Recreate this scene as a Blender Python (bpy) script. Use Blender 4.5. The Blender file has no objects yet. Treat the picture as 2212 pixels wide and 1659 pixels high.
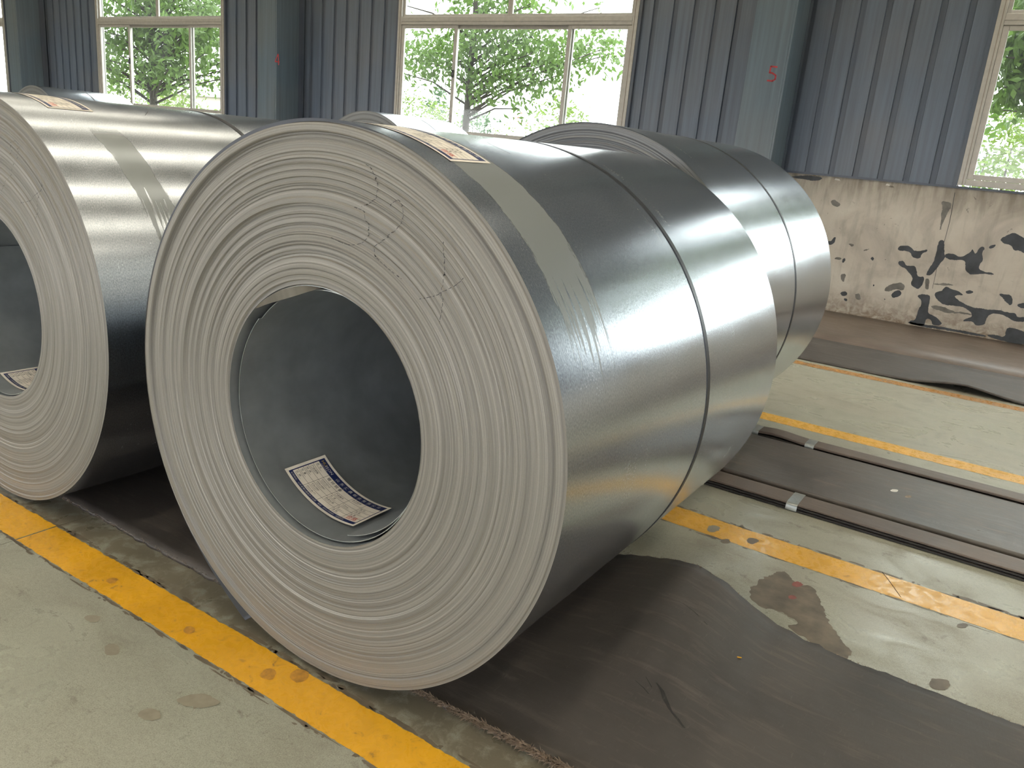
import bpy, bmesh, math, random
import numpy as np
from mathutils import Vector, Matrix
PI = math.pi
C = bpy.context.scene.collection
SC = bpy.context.scene

# ------------------------------------------------------------------ camera, world, light, exposure
F_PX = 1731.58
CR = (0.8318307, 0.54756521, 0.09071952)
CU = (-0.22759554, 0.18743762, 0.95554561)
CF = (-0.50621928, 0.81549953, -0.28053976)
CO = (0.0, 0.0, 1.29163)
cam_d = bpy.data.cameras.new('camera')
cam = bpy.data.objects.new('camera', cam_d)
C.objects.link(cam)
cam_d.sensor_width = 36.0
cam_d.lens = 36.0 * F_PX / 2212.0
cam_d.clip_start = 0.05
cam_d.clip_end = 400
cam.matrix_world = Matrix(((CR[0], CU[0], -CF[0], CO[0]), (CR[1], CU[1], -CF[1], CO[1]), (CR[2], CU[2], -CF[2], CO[2]), (0, 0, 0, 1)))
SC.camera = cam

SC.view_settings.view_transform = 'Standard'
SC.view_settings.look = 'None'
SC.view_settings.gamma = 1.0
SC.view_settings.use_curve_mapping = False
SC.view_settings.exposure = 0.72
SC.cycles.use_denoising = True
SC.cycles.max_bounces = 12
SC.cycles.diffuse_bounces = 6
SC.cycles.glossy_bounces = 5
SC.cycles.transparent_max_bounces = 16
SC.cycles.caustics_reflective = False
SC.cycles.caustics_refractive = False
SC.cycles.sample_clamp_indirect = 6.0

SKY = 6.5
world = bpy.data.worlds.new('overcast_sky')
SC.world = world
world.use_nodes = True
wn = world.node_tree
bg = wn.nodes['Background']
bg.inputs['Color'].default_value = (0.97, 0.985, 1.0, 1)
bg.inputs['Strength'].default_value = SKY

W = 8.578          # plane of the window wall
YF = -7.5          # opposite wall
XL, XR = -24.0, 15.5

def portal(name, loc, rot, sx, sy):
    d = bpy.data.lights.new(name, 'AREA')
    d.shape = 'RECTANGLE'
    d.size = sx
    d.size_y = sy
    d.cycles.is_portal = True
    o = bpy.data.objects.new(name, d)
    o.location = loc
    o.rotation_euler = rot
    C.objects.link(o)

WIN_X = (-20.96, -14.45, -7.56, -0.74, 6.2)
WIN_W = 3.41
WIN_TOP = 3.6
for wx in WIN_X[1:]:
    portal('window_portal', (wx + WIN_W / 2, W + 0.12, 2.6), (-PI / 2, 0, 0), WIN_W, 2.5)

# ------------------------------------------------------------------ helpers
def at(px, py, axis, val):
    d = [(px - 1106) * CR[i] - (py - 829.5) * CU[i] + F_PX * CF[i] for i in range(3)]
    t = (val - CO[axis]) / d[axis]
    return [CO[i] + t * d[i] for i in range(3)]

def lin(c):
    return tuple(((v / 255) / 12.92 if v / 255 <= 0.04045 else ((v / 255 + 0.055) / 1.055) ** 2.4) for v in c)

def mesh_obj(name, verts, faces, mat=None, parent=None, smooth=False, uvs=None, mats=None, fmat=None):
    me = bpy.data.meshes.new(name)
    me.from_pydata([tuple(v) for v in verts], [], faces)
    if uvs is not None:
        uvl = me.uv_layers.new(name='UVMap')
        li = np.zeros(len(me.loops), dtype=np.int32)
        me.loops.foreach_get('vertex_index', li)
        uvl.data.foreach_set('uv', np.asarray(uvs, dtype=np.float32)[li].ravel())
    for m in (mats or ([mat] if mat else [])):
        me.materials.append(m)
    if fmat is not None:
        me.polygons.foreach_set('material_index', fmat)
    if smooth:
        me.polygons.foreach_set('use_smooth', [True] * len(me.polygons))
    me.update()
    o = bpy.data.objects.new(name, me)
    C.objects.link(o)
    if parent:
        o.parent = parent
    return o

def empty(name, loc=(0, 0, 0)):
    o = bpy.data.objects.new(name, None)
    o.location = loc
    o.empty_display_size = 0.1
    C.objects.link(o)
    return o

def tag(o, label=None, cat=None, group=None, kind=None):
    if label: o['label'] = label
    if cat: o['category'] = cat
    if group: o['group'] = group
    if kind: o['kind'] = kind
    return o

class MB:
    def __init__(s):
        s.v = []; s.f = []
    def box(s, x0, x1, y0, y1, z0, z1, b=0.0):
        n = len(s.v)
        if b <= 0:
            s.v += [(x, y, z) for z in (z0, z1) for y in (y0, y1) for x in (x0, x1)]
            for q in ((0, 2, 3, 1), (4, 5, 7, 6), (0, 1, 5, 4), (2, 6, 7, 3), (0, 4, 6, 2), (1, 3, 7, 5)):
                s.f.append([n + i for i in q])
        else:
            bm = bmesh.new()
            bmesh.ops.create_cube(bm, size=1)
            for v in bm.verts:
                v.co = Vector(((x0 + x1) / 2 + v.co.x * (x1 - x0), (y0 + y1) / 2 + v.co.y * (y1 - y0), (z0 + z1) / 2 + v.co.z * (z1 - z0)))
            bmesh.ops.bevel(bm, geom=bm.edges[:], offset=b, segments=2, affect='EDGES', profile=0.6)
            bm.verts.index_update()
            s.v += [tuple(v.co) for v in bm.verts]
            s.f += [[n + v.index for v in f.verts] for f in bm.faces]
            bm.free()
        return s
    def prism_z(s, prof, z0, z1):       # prof: closed xy outline
        n = len(s.v); k = len(prof)
        s.v += [(p[0], p[1], z0) for p in prof] + [(p[0], p[1], z1) for p in prof]
        for i in range(k):
            j = (i + 1) % k
            s.f.append([n + i, n + j, n + k + j, n + k + i])
        s.f.append([n + i for i in range(k)][::-1]); s.f.append([n + k + i for i in range(k)])
        return s
    def tube(s, pts, r0, r1=None, seg=6):
        r1 = r0 if r1 is None else r1
        n = len(s.v); k = len(pts)
        for i, p in enumerate(pts):
            p = Vector(p)
            d = (Vector(pts[min(i + 1, k - 1)]) - Vector(pts[max(i - 1, 0)])).normalized()
            a = d.orthogonal().normalized(); b = d.cross(a)
            r = r0 + (r1 - r0) * i / max(1, k - 1)
            for j in range(seg):
                t = 2 * PI * j / seg
                s.v.append(tuple(p + a * (r * math.cos(t)) + b * (r * math.sin(t))))
        for i in range(k - 1):
            for j in range(seg):
                q = (j + 1) % seg
                s.f.append([n + i * seg + j, n + i * seg + q, n + (i + 1) * seg + q, n + (i + 1) * seg + j])
        s.f.append([n + j for j in range(seg)][::-1])
        s.f.append([n + (k - 1) * seg + j for j in range(seg)])
        return s
    def build(s, name, mat, parent=None, smooth=False):
        return mesh_obj(name, s.v, s.f, mat, parent, smooth)

# ------------------------------------------------------------------ materials
class NT:
    def __init__(s, name):
        s.m = bpy.data.materials.new(name)
        s.m.use_nodes = True
        s.t = s.m.node_tree
        s.p = s.t.nodes['Principled BSDF']
        s.out = s.t.nodes['Material Output']
    def n(s, typ, **kw):
        x = s.t.nodes.new(typ)
        for k, v in kw.items(): setattr(x, k, v)
        return x
    def l(s, a, b): s.t.links.new(a, b)
    def coord(s, kind='Object', scale=(1, 1, 1), rot=(0, 0, 0)):
        tc = s.n('ShaderNodeTexCoord'); mp = s.n('ShaderNodeMapping')
        mp.inputs['Scale'].default_value = scale; mp.inputs['Rotation'].default_value = rot
        s.l(tc.outputs[kind], mp.inputs['Vector'])
        return mp.outputs['Vector']
    def geo(s, scale=(1, 1, 1)):
        g = s.n('ShaderNodeNewGeometry'); mp = s.n('ShaderNodeMapping')
        mp.inputs['Scale'].default_value = scale
        s.l(g.outputs['Position'], mp.inputs['Vector'])
        return mp.outputs['Vector']
    def noise(s, vec, scale=5, detail=4, rough=0.55, dist=0.0):
        x = s.n('ShaderNodeTexNoise')
        x.inputs['Scale'].default_value = scale; x.inputs['Detail'].default_value = detail
        x.inputs['Roughness'].default_value = rough; x.inputs['Distortion'].default_value = dist
        s.l(vec, x.inputs['Vector'])
        return x.outputs['Fac']
    def ramp(s, fac, stops, interp='LINEAR'):
        r = s.n('ShaderNodeValToRGB'); r.color_ramp.interpolation = interp
        e = r.color_ramp.elements
        while len(e) < len(stops): e.new(0.5)
        for i, (p, c) in enumerate(stops):
            e[i].position = p
            e[i].color = (*(c if isinstance(c, tuple) else (c, c, c)), 1)
        s.l(fac, r.inputs['Fac'])
        return r.outputs['Color']
    def mix(s, fac, a, b, blend='MIX'):
        x = s.n('ShaderNodeMix', data_type='RGBA', blend_type=blend)
        for sock, v in ((x.inputs[0], fac), (x.inputs[6], a), (x.inputs[7], b)):
            if hasattr(v, 'is_linked'): s.l(v, sock)
            elif isinstance(v, tuple): sock.default_value = (*v, 1)
            else: sock.default_value = v
        return x.outputs[2]
    def math(s, op, a, b=None, c=None, clamp=False):
        x = s.n('ShaderNodeMath', operation=op, use_clamp=clamp)
        for i, v in enumerate((a, b, c)):
            if v is None: continue
            if hasattr(v, 'is_linked'): s.l(v, x.inputs[i])
            else: x.inputs[i].default_value = v
        return x.outputs[0]
    def bump(s, h, strength=0.3, dist=0.01):
        b = s.n('ShaderNodeBump'); b.inputs['Strength'].default_value = strength; b.inputs['Distance'].default_value = dist
        s.l(h, b.inputs['Height']); s.l(b.outputs['Normal'], s.p.inputs['Normal'])
    def set(s, **kw):
        for k, v in kw.items():
            sock = s.p.inputs[k.replace('_', ' ')]
            if hasattr(v, 'is_linked'): s.l(v, sock)
            elif isinstance(v, tuple): sock.default_value = (*v, 1)
            else: sock.default_value = v
        return s

def plain(name, rgb, rough=0.6, metal=0.0, var=0.08, scale=20):
    t = NT(name)
    f = t.noise(t.coord(), scale, 3)
    c = lin(rgb)
    t.set(Base_Color=t.ramp(f, [(0.3, tuple(v * (1 - var) for v in c)), (0.7, tuple(min(1, v * (1 + var)) for v in c))]), Roughness=rough, Metallic=metal)
    return t.m

def floor_color(t):
    g = t.geo()
    big = t.noise(g, 0.9, 5, 0.6, 0.4)
    mid = t.noise(t.geo((1, 1.6, 1)), 3.5, 6, 0.62, 0.8)
    spots = t.noise(g, 17, 5, 0.65, 0.5)
    fine = t.noise(g, 90, 3, 0.6)
    base = t.ramp(mid, [(0.28, lin((140, 134, 120))), (0.46, lin((164, 162, 148))), (0.7, lin((174, 174, 160)))])
    base = t.mix(t.ramp(big, [(0.35, 0.0), (0.65, 0.6)]), base, lin((166, 171, 157)))
    dark = t.ramp(spots, [(0.61, 0.0), (0.66, 0.5), (0.75, 0.62)])
    dm = t.math('MULTIPLY', dark, t.ramp(mid, [(0.35, 1.0), (0.62, 0.0)]))
    base = t.mix(dm, base, lin((92, 84, 72)))
    base = t.mix(t.ramp(fine, [(0.35, 0.18), (0.6, 0.0)]), base, lin((100, 96, 84)))
    return base, big, mid, spots, fine

def m_floor():
    t = NT('worn_painted_concrete')
    base, big, mid, spots, fine = floor_color(t)
    rough = t.ramp(mid, [(0.3, 0.5), (0.5, 0.32), (0.7, 0.22)])
    grit = t.noise(t.geo(), 330, 2, 0.7)
    base = t.mix(t.ramp(grit, [(0.36, 0.35), (0.5, 0.0)]), base, lin((96, 90, 78)))
    base = t.mix(t.ramp(grit, [(0.58, 0.0), (0.7, 0.3)]), base, lin((206, 202, 186)))
    # oily dirt trodden in between the first yellow line and the mat
    sy = t.n('ShaderNodeSeparateXYZ'); t.l(t.geo(), sy.inputs[0])
    b1 = t.n('ShaderNodeMapRange'); b1.inputs['From Min'].default_value = 1.19; b1.inputs['From Max'].default_value = 1.24
    b2 = t.n('ShaderNodeMapRange'); b2.inputs['From Min'].default_value = 1.62; b2.inputs['From Max'].default_value = 1.30
    yy = t.math('ADD', sy.outputs[1], t.math('MULTIPLY', t.math('SUBTRACT', spots, 0.5), 0.12))
    t.l(yy, b1.inputs['Value']); t.l(yy, b2.inputs['Value'])
    dirt = t.math('MULTIPLY', t.math('MULTIPLY', b1.outputs[0], b2.outputs[0]), t.ramp(spots, [(0.36, 0.35), (0.52, 0.9)]))
    base = t.mix(dirt, base, lin((112, 104, 88)))
    t.set(Base_Color=base, Roughness=rough)
    t.p.inputs['Specular IOR Level'].default_value = 0.5
    t.bump(t.math('ADD', t.math('MULTIPLY', spots, 0.6), t.math('MULTIPLY', fine, 0.3)), 0.12, 0.0015)
    return t.m

def m_stripe(name, col, wear, col2=None):
    t = NT(name)
    base, big, mid, spots, fine = floor_color(t)
    c = lin(col)
    n1 = t.noise(t.geo(), 26, 6, 0.7, 0.8)
    n2 = t.noise(t.geo(), 7, 4, 0.6, 0.3)
    y = t.ramp(n2, [(0.3, tuple(v * 0.86 for v in c)), (0.7, c)])
    y = t.mix(t.ramp(n1, [(0.56, 0.0), (0.64, 0.35)]), y, lin((176, 124, 40)))
    chip = t.math('MULTIPLY', t.ramp(n1, [(wear, 0.0), (wear + 0.035, 1.0)]), t.ramp(n2, [(0.42, 0.15), (0.6, 1.0)]))
    t.set(Base_Color=t.mix(chip, y, lin(col2 or (104, 88, 66))), Roughness=t.ramp(n1, [(0.4, 0.2), (0.7, 0.5)]))
    t.bump(t.math('SUBTRACT', t.math('MULTIPLY', fine, 0.3), chip), 0.2, 0.0012)
    return t.m

def m_steel(name, seed, stain):
    """galvanised sheet; UV u = metres round the coil from the top, v = metres along the axis"""
    t = NT(name)
    tc = t.n('ShaderNodeTexCoord')
    sep = t.n('ShaderNodeSeparateXYZ')
    t.l(tc.outputs['UV'], sep.inputs[0])
    u, v = sep.outputs[0], sep.outputs[1]
    def uvn(su, sv, detail, rough, dist=0.0):
        mp = t.n('ShaderNodeMapping'); mp.inputs['Scale'].default_value = (su, sv, 1); mp.inputs['Location'].default_value = (seed * 3.1, seed * 1.7, 0)
        t.l(tc.outputs['UV'], mp.inputs['Vector'])
        return t.noise(mp.outputs['Vector'], 1, detail, rough, dist)
    spangle = uvn(190, 330, 3, 0.75)
    roll = uvn(0.6, 42, 4, 0.7)
    cloud = uvn(5, 5, 5, 0.6)
    streak = uvn(3.0, 75, 4, 0.6, 0.15)
    col = t.ramp(spangle, [(0.3, lin((160, 167, 176))), (0.7, lin((216, 222, 229)))])
    rough = t.math('ADD', t.math('MULTIPLY', spangle, 0.12), t.math('ADD', t.math('MULTIPLY', cloud, 0.12), 0.08))
    rough = t.math('ADD', rough, t.math('MULTIPLY', roll, 0.07))
    t.set(Base_Color=col, Metallic=1.0, Roughness=rough)
    t.bump(t.math('ADD', t.math('MULTIPLY', spangle, 0.12), t.math('ADD', t.math('MULTIPLY', roll, 0.8), t.math('MULTIPLY', cloud, 0.6))), 0.10, 0.0012)
    if stain:
        # stain = (u0, u1, fade, v0, v1, slope) : dried wet film with streaky tails
        u0, u1, fade, v0, v1, slope = stain
        vv = t.math('SUBTRACT', v, t.math('MULTIPLY', t.math('SUBTRACT', u, u0), slope))
        wob = t.math('MULTIPLY', t.math('SUBTRACT', uvn(9, 30, 5, 0.65), 0.5), 0.05)
        vv = t.math('ADD', vv, wob)
        a = t.n('ShaderNodeMapRange'); a.inputs['From Min'].default_value = v0; a.inputs['From Max'].default_value = v0 + 0.006
        b = t.n('ShaderNodeMapRange'); b.inputs['From Min'].default_value = v1 + 0.006; b.inputs['From Max'].default_value = v1
        t.l(vv, a.inputs['Value']); t.l(vv, b.inputs['Value'])
        band = t.math('MULTIPLY', a.outputs[0], b.outputs[0])
        s0 = t.n('ShaderNodeMapRange'); s0.inputs['From Min'].default_value = u0 - 0.02; s0.inputs['From Max'].default_value = u0 + 0.03
        t.l(u, s0.inputs['Value'])
        s1 = t.n('ShaderNodeMapRange'); s1.inputs['From Min'].default_value = u1; s1.inputs['From Max'].default_value = u1 + fade
        s1.inputs['To Min'].default_value = 0.0; s1.inputs['To Max'].default_value = 1.0
        t.l(u, s1.inputs['Value'])
        thr = t.math('ADD', t.math('MULTIPLY', s1.outputs[0], 0.52), 0.24)      # the film breaks up into streaks further down
        st = t.math('MULTIPLY', t.math('SUBTRACT', streak, thr), 30, clamp=True)
        mask = t.math('MULTIPLY', t.math('MULTIPLY', band, s0.outputs[0]), st, clamp=True)
        p2 = t.n('ShaderNodeBsdfPrincipled')
        p2.inputs['Base Color'].default_value = (*lin((142, 146, 146)), 1)
        p2.inputs['Metallic'].default_value = 0.45; p2.inputs['Roughness'].default_value = 0.48
        mx = t.n('ShaderNodeMixShader')
        t.l(t.math('MULTIPLY', mask, 0.8), mx.inputs[0]); t.l(t.p.outputs[0], mx.inputs[1]); t.l(p2.outputs[0], mx.inputs[2])
        t.l(mx.outputs[0], t.out.inputs['Surface'])
    return t.m

def m_edge(name, tint):
    """cut strip edges of the wound coil; uses radius in object space"""
    t = NT(name)
    tc = t.n('ShaderNodeTexCoord'); sep = t.n('ShaderNodeSeparateXYZ')
    t.l(tc.outputs['UV'], sep.inputs[0])
    r = sep.outputs[0]
    cmb = t.n('ShaderNodeCombineXYZ'); t.l(t.math('MULTIPLY', r, 1.0), cmb.inputs[0])
    t.l(t.math('MULTIPLY', sep.outputs[1], 0.0035), cmb.inputs[1])
    n1 = t.noise(cmb.outputs[0], 700, 2, 0.7)
    n2 = t.noise(cmb.outputs[0], 75, 4, 0.75)
    c = lin(tint)
    col = t.ramp(n2, [(0.3, tuple(v * 0.66 for v in c)), (0.5, tuple(v * 0.98 for v in c)), (0.72, tuple(min(1, v * 1.28) for v in c))])
    n3 = t.noise(cmb.outputs[0], 260, 2, 0.6)
    col = t.mix(t.ramp(n3, [(0.38, 0.42), (0.52, 0.0)]), col, tuple(v * 0.5 for v in c))
    col = t.mix(t.ramp(n3, [(0.58, 0.0), (0.68, 0.3)]), col, tuple(min(1, v * 1.7) for v in c))
    col = t.mix(t.ramp(n1, [(0.36, 0.3), (0.55, 0.0)]), col, tuple(v * 0.5 for v in c))
    dust = t.noise(t.coord(), 300, 2, 0.7)
    col = t.mix(t.ramp(dust, [(0.4, 0.12), (0.6, 0.0)]), col, tuple(v * 0.6 for v in c))
    t.set(Base_Color=col, Metallic=0.35, Roughness=0.5)
    t.bump(t.math('ADD', t.math('MULTIPLY', n1, 0.5), n2), 0.35, 0.0012)
    return t.m

def m_clad(name, rgb):
    t = NT(name)
    g = t.geo((9, 9, 0.25))
    s = t.noise(g, 3, 5, 0.6)
    d = t.noise(t.geo(), 1.2, 3)
    c = lin(rgb)
    col = t.ramp(s, [(0.3, tuple(v * 0.8 for v in c)), (0.65, tuple(v * 1.1 for v in c))])
    col = t.mix(t.ramp(d, [(0.4, 0.0), (0.75, 0.25)]), col, lin((118, 110, 98)))
    t.set(Base_Color=col, Roughness=0.42)
    return t.m

def m_plaster():
    t = NT('grimy_plaster')
    g = t.geo()
    n = t.noise(g, 2.2, 6, 0.6, 0.5)
    n2 = t.noise(t.geo((5, 5, 0.9)), 2.4, 5, 0.6, 0.3)
    n3 = t.noise(g, 14, 6, 0.7, 0.6)
    col = t.ramp(n, [(0.3, lin((162, 155, 147))), (0.5, lin((190, 183, 173))), (0.7, lin((201, 196, 186)))])
    col = t.mix(t.ramp(n2, [(0.5, 0.0), (0.72, 0.42)]), col, lin((128, 126, 120)))
    sep = t.n('ShaderNodeSeparateXYZ'); t.l(g, sep.inputs[0])
    low = t.n('ShaderNodeMapRange'); low.inputs['From Min'].default_value = 0.28; low.inputs['From Max'].default_value = 0.0
    t.l(sep.outputs[2], low.inputs['Value'])
    hi = t.n('ShaderNodeMapRange'); hi.inputs['From Min'].default_value = 1.02; hi.inputs['From Max'].default_value = 1.3
    t.l(sep.outputs[2], hi.inputs['Value'])
    col = t.mix(t.math('MULTIPLY', low.outputs[0], t.ramp(n3, [(0.35, 0.1), (0.6, 0.9)])), col, lin((112, 92, 74)))
    col = t.mix(t.math('MULTIPLY', hi.outputs[0], t.ramp(n2, [(0.3, 0.25), (0.6, 0.8)])), col, lin((116, 108, 98)))
    col = t.mix(t.ramp(n3, [(0.66, 0.0), (0.70, 0.75)]), col, lin((84, 82, 80)))
    t.set(Base_Color=col, Roughness=0.8)
    t.bump(t.math('ADD', n, n3), 0.25, 0.01)
    return t.m

def m_rubber(name, rgb, dusty=0.35, rough=0.42):
    t = NT(name)
    g = t.geo()
    n = t.noise(g, 2.5, 5, 0.6, 0.4)
    w = t.noise(t.geo((1.0, 6, 1)), 5, 6, 0.7, 0.2)
    f = t.noise(t.geo((60, 9, 30)), 3, 4, 0.7)
    c = lin(rgb)
    col = t.ramp(n, [(0.3, tuple(v * 0.75 for v in c)), (0.7, tuple(v * 1.25 for v in c))])
    col = t.mix(t.ramp(w, [(0.52, 0.0), (0.7, dusty)]), col, lin((128, 116, 108)))
    col = t.mix(t.ramp(f, [(0.62, 0.0), (0.7, 0.22)]), col, lin((120, 112, 104)))
    t.set(Base_Color=col, Roughness=t.ramp(w, [(0.3, rough), (0.7, rough + 0.2)]))
    t.bump(t.math('ADD', f, n), 0.22, 0.003)
    return t.m

def m_glass():
    t = NT('dusty_glass')
    tr = t.n('ShaderNodeBsdfTransparent'); tr.inputs[0].default_value = (0.93, 0.96, 0.94, 1)
    gl = t.n('ShaderNodeBsdfGlossy'); gl.inputs['Roughness'].default_value = 0.03
    tl = t.n('ShaderNodeBsdfTranslucent'); tl.inputs[0].default_value = (0.9, 0.92, 0.9, 1)
    g = t.geo()
    sep = t.n('ShaderNodeSeparateXYZ'); t.l(g, sep.inputs[0])
    low = t.n('ShaderNodeMapRange'); low.inputs['From Min'].default_value = 1.75; low.inputs['From Max'].default_value = 1.42
    t.l(sep.outputs[2], low.inputs['Value'])
    dn = t.noise(g, 1.3, 4, 0.6)
    dirt = t.math('ADD', t.math('MULTIPLY', low.outputs[0], 0.007), t.ramp(dn, [(0.35, 0.002), (0.7, 0.011)]))
    m1 = t.n('ShaderNodeMixShader'); t.l(dirt, m1.inputs[0]); t.l(tr.outputs[0], m1.inputs[1]); t.l(tl.outputs[0], m1.inputs[2])
    m2 = t.n('ShaderNodeMixShader'); m2.inputs[0].default_value = 0.012
    t.l(m1.outputs[0], m2.inputs[1]); t.l(gl.outputs[0], m2.inputs[2])
    t.l(m2.outputs[0], t.out.inputs['Surface'])
    return t.m

def m_skylight():
    t = NT('translucent_roof_sheet')
    tr = t.n('ShaderNodeBsdfTransparent'); tr.inputs[0].default_value = (0.9, 0.84, 0.72, 1)
    tl = t.n('ShaderNodeBsdfTranslucent'); tl.inputs[0].default_value = (0.8, 0.76, 0.68, 1)
    m1 = t.n('ShaderNodeMixShader'); m1.inputs[0].default_value = 0.75
    t.l(tr.outputs[0], m1.inputs[1]); t.l(tl.outputs[0], m1.inputs[2])
    t.l(m1.outputs[0], t.out.inputs['Surface'])
    return t.m

def m_leaf(name, rgb):
    t = NT(name)
    oi = t.noise(t.geo(), 6, 2)
    c = lin(rgb)
    col = t.ramp(oi, [(0.3, tuple(v * 0.6 for v in c)), (0.7, tuple(min(1, v * 1.35) for v in c))])
    tl = t.n('ShaderNodeBsdfTranslucent'); t.l(t.mix(0.5, col, tuple(min(1, v * 1.6) for v in c)), tl.inputs[0])
    t.set(Base_Color=col, Roughness=0.5)
    mx = t.n('ShaderNodeMixShader'); mx.inputs[0].default_value = 0.4
    t.l(t.p.outputs[0], mx.inputs[1]); t.l(tl.outputs[0], mx.inputs[2]); t.l(mx.outputs[0], t.out.inputs['Surface'])
    return t.m

M = dict(
    floor=m_floor(),
    yellow=m_stripe('yellow_floor_paint', (238, 178, 46), 0.645),
    yellow_far=m_stripe('yellow_floor_paint_worn', (228, 176, 70), 0.645),
    orange=m_stripe('faded_orange_floor_paint', (184, 132, 66), 0.50, (128, 106, 78)),
    joint=plain('joint_dirt', (52, 48, 42), 0.9),
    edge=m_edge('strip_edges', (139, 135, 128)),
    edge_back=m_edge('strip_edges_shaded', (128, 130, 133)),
    bore=plain('bore_steel', (170, 176, 180), 0.34, 0.6, 0.15, 9),
    strap=plain('blued_strap_steel', (72, 74, 78), 0.42, 0.8),
    ink=plain('marker_ink', (62, 60, 60), 0.7),
    paper=plain('label_paper', (244, 236, 224), 0.45),
    navy=plain('navy_print', (30, 42, 92), 0.42),
    blackp=plain('black_print', (48, 44, 44), 0.6),
    whitep=plain('white_print', (226, 222, 216), 0.5),
    yellowp=plain('yellow_print', (206, 176, 70), 0.5),
    redp=plain('red_print', (206, 96, 84), 0.6),
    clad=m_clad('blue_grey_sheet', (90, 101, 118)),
    clad2=m_clad('blue_grey_flashing_groove_shade', (72, 82, 98)),
    column=m_clad('teal_grey_column_paint', (86, 101, 114)),
    redpaint=plain('red_spray_paint', (168, 58, 66), 0.7),
    alu=plain('window_aluminium', (172, 169, 164), 0.45, 0.1),
    alud=plain('grimy_aluminium', (140, 132, 122), 0.5, 0.3),
    latch=plain('latch_metal', (60, 58, 58), 0.4, 0.8),
    plaster=m_plaster(),
    peeled=plain('dark_undercoat', (66, 70, 76), 0.75, 0, 0.3, 9),
    peeled2=plain('grey_undercoat', (112, 110, 106), 0.8, 0, 0.3, 12),
    rubber=m_rubber('black_brown_rubber', (70, 65, 62), 0.3, 0.42),
    rubber2=m_rubber('dusty_belt', (86, 80, 76), 0.6, 0.27),
    rubber3=m_rubber('brown_belt', (98, 86, 78), 0.6, 0.36),
    rubberd=m_rubber('dark_belt_edge', (40, 38, 37), 0.1, 0.5),
    fray=plain('frayed_fibres', (142, 126, 110), 0.9, 0, 0.3, 60),
    tape=plain('silver_tape', (176, 180, 178), 0.32, 0.7, 0.12, 60),
    glass=m_glass(), sky=m_skylight(),
    roof=plain('roof_sheet', (150, 146, 136), 0.6, 0, 0.1, 3),
    wallin=plain('inner_wall_sheet', (150, 150, 144), 0.6, 0, 0.1, 3),
    steelbeam=plain('roof_beam_paint', (120, 126, 128), 0.5),
    ground=plain('outdoor_paving', (122, 118, 108), 0.9, 0, 0.1, 2),
    grass=plain('grass', (70, 88, 40), 0.95, 0, 0.3, 3),
    bark=plain('bark', (58, 52, 47), 0.9, 0, 0.25, 14),
    leaf=m_leaf('leaf_green', (82, 108, 48)),
    leaf2=m_leaf('leaf_yellow_green', (84, 104, 36)),
    leaf3=m_leaf('leaf_blue_green', (66, 88, 60)),
    leafr=m_leaf('leaf_red', (170, 96, 84)),
    far=plain('far_wall_render', (150, 142, 134), 0.9), farw=plain('far_white_render', (222, 218, 210), 0.9),
    ochre=plain('worn_ochre', (190, 138, 52), 0.6, 0, 0.35, 60), faint=plain('faint_stain', (146, 140, 124), 0.5, 0, 0.12, 30), stain=plain('oil_stain', (108, 98, 84), 0.45, 0, 0.3, 18), redst=plain('red_stain', (140, 84, 78), 0.6, 0, 0.2, 30),
)

# ------------------------------------------------------------------ floor: slabs parted by expansion joints
floor = mesh_obj('floor', [(XL, YF, -0.15), (XR, YF, -0.15), (XR, W + 0.1, -0.15), (XL, W + 0.1, -0.15), (XL, YF, -0.012), (XR, YF, -0.012), (XR, W + 0.1, -0.012), (XL, W + 0.1, -0.012)],
                 [(0, 3, 2, 1), (4, 5, 6, 7), (0, 1, 5, 4), (1, 2, 6, 5), (2, 3, 7, 6), (3, 0, 4, 7)], M['joint'])
tag(floor, 'worn grey green concrete floor with yellow painted lines', kind='structure')
jx = [XL] + [-2.415 + 6.9 * k for k in range(-3, 3)] + [XR]
jx = sorted(v for v in jx if XL <= v <= XR)
for a, b in zip(jx[:-1], jx[1:]):
    MB().box(a + 0.0012, b - 0.0012, YF, W + 0.1, -0.02, 0.0).build('floor_slab', M['floor'], floor)

def noisy_stripe(name, x0, x1, ya, yb, mat, seed, z=0.0008, step=0.008, amp=0.0017):
    rnd = random.Random(seed)
    v = []; f = []
    n = int((x1 - x0) / step)
    ea = eb = 0
    for i in range(n + 1):
        x = x0 + (x1 - x0) * i / n
        ea = ea * 0.6 + rnd.gauss(0, amp * 0.6); eb = eb * 0.6 + rnd.gauss(0, amp * 0.6)
        v += [(x, ya + ea, z), (x, yb + eb, z)]
        if i: f.append((2 * i - 2, 2 * i, 2 * i + 1, 2 * i - 1))
    return mesh_obj(name, v, f, mat, floor)
for a, b in zip(jx[:-1], jx[1:]):
    if b < -13 or a > 8: continue
    noisy_stripe('painted_line', a + 0.003, b - 0.003, 1.088, 1.212, M['yellow'], int(a * 7) + 50)
    noisy_stripe('painted_line', a + 0.003, b - 0.003, 2.695, 2.846, M['yellow_far'], int(a * 7) + 150)
    noisy_stripe('painted_line', a + 0.003, b - 0.003, 4.300, 4.434, M['yellow_far'], int(a * 7) + 250)
    noisy_stripe('painted_line', a + 0.003, b - 0.003, 5.845, 5.955, M['orange'], int(a * 7) + 350)

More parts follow.
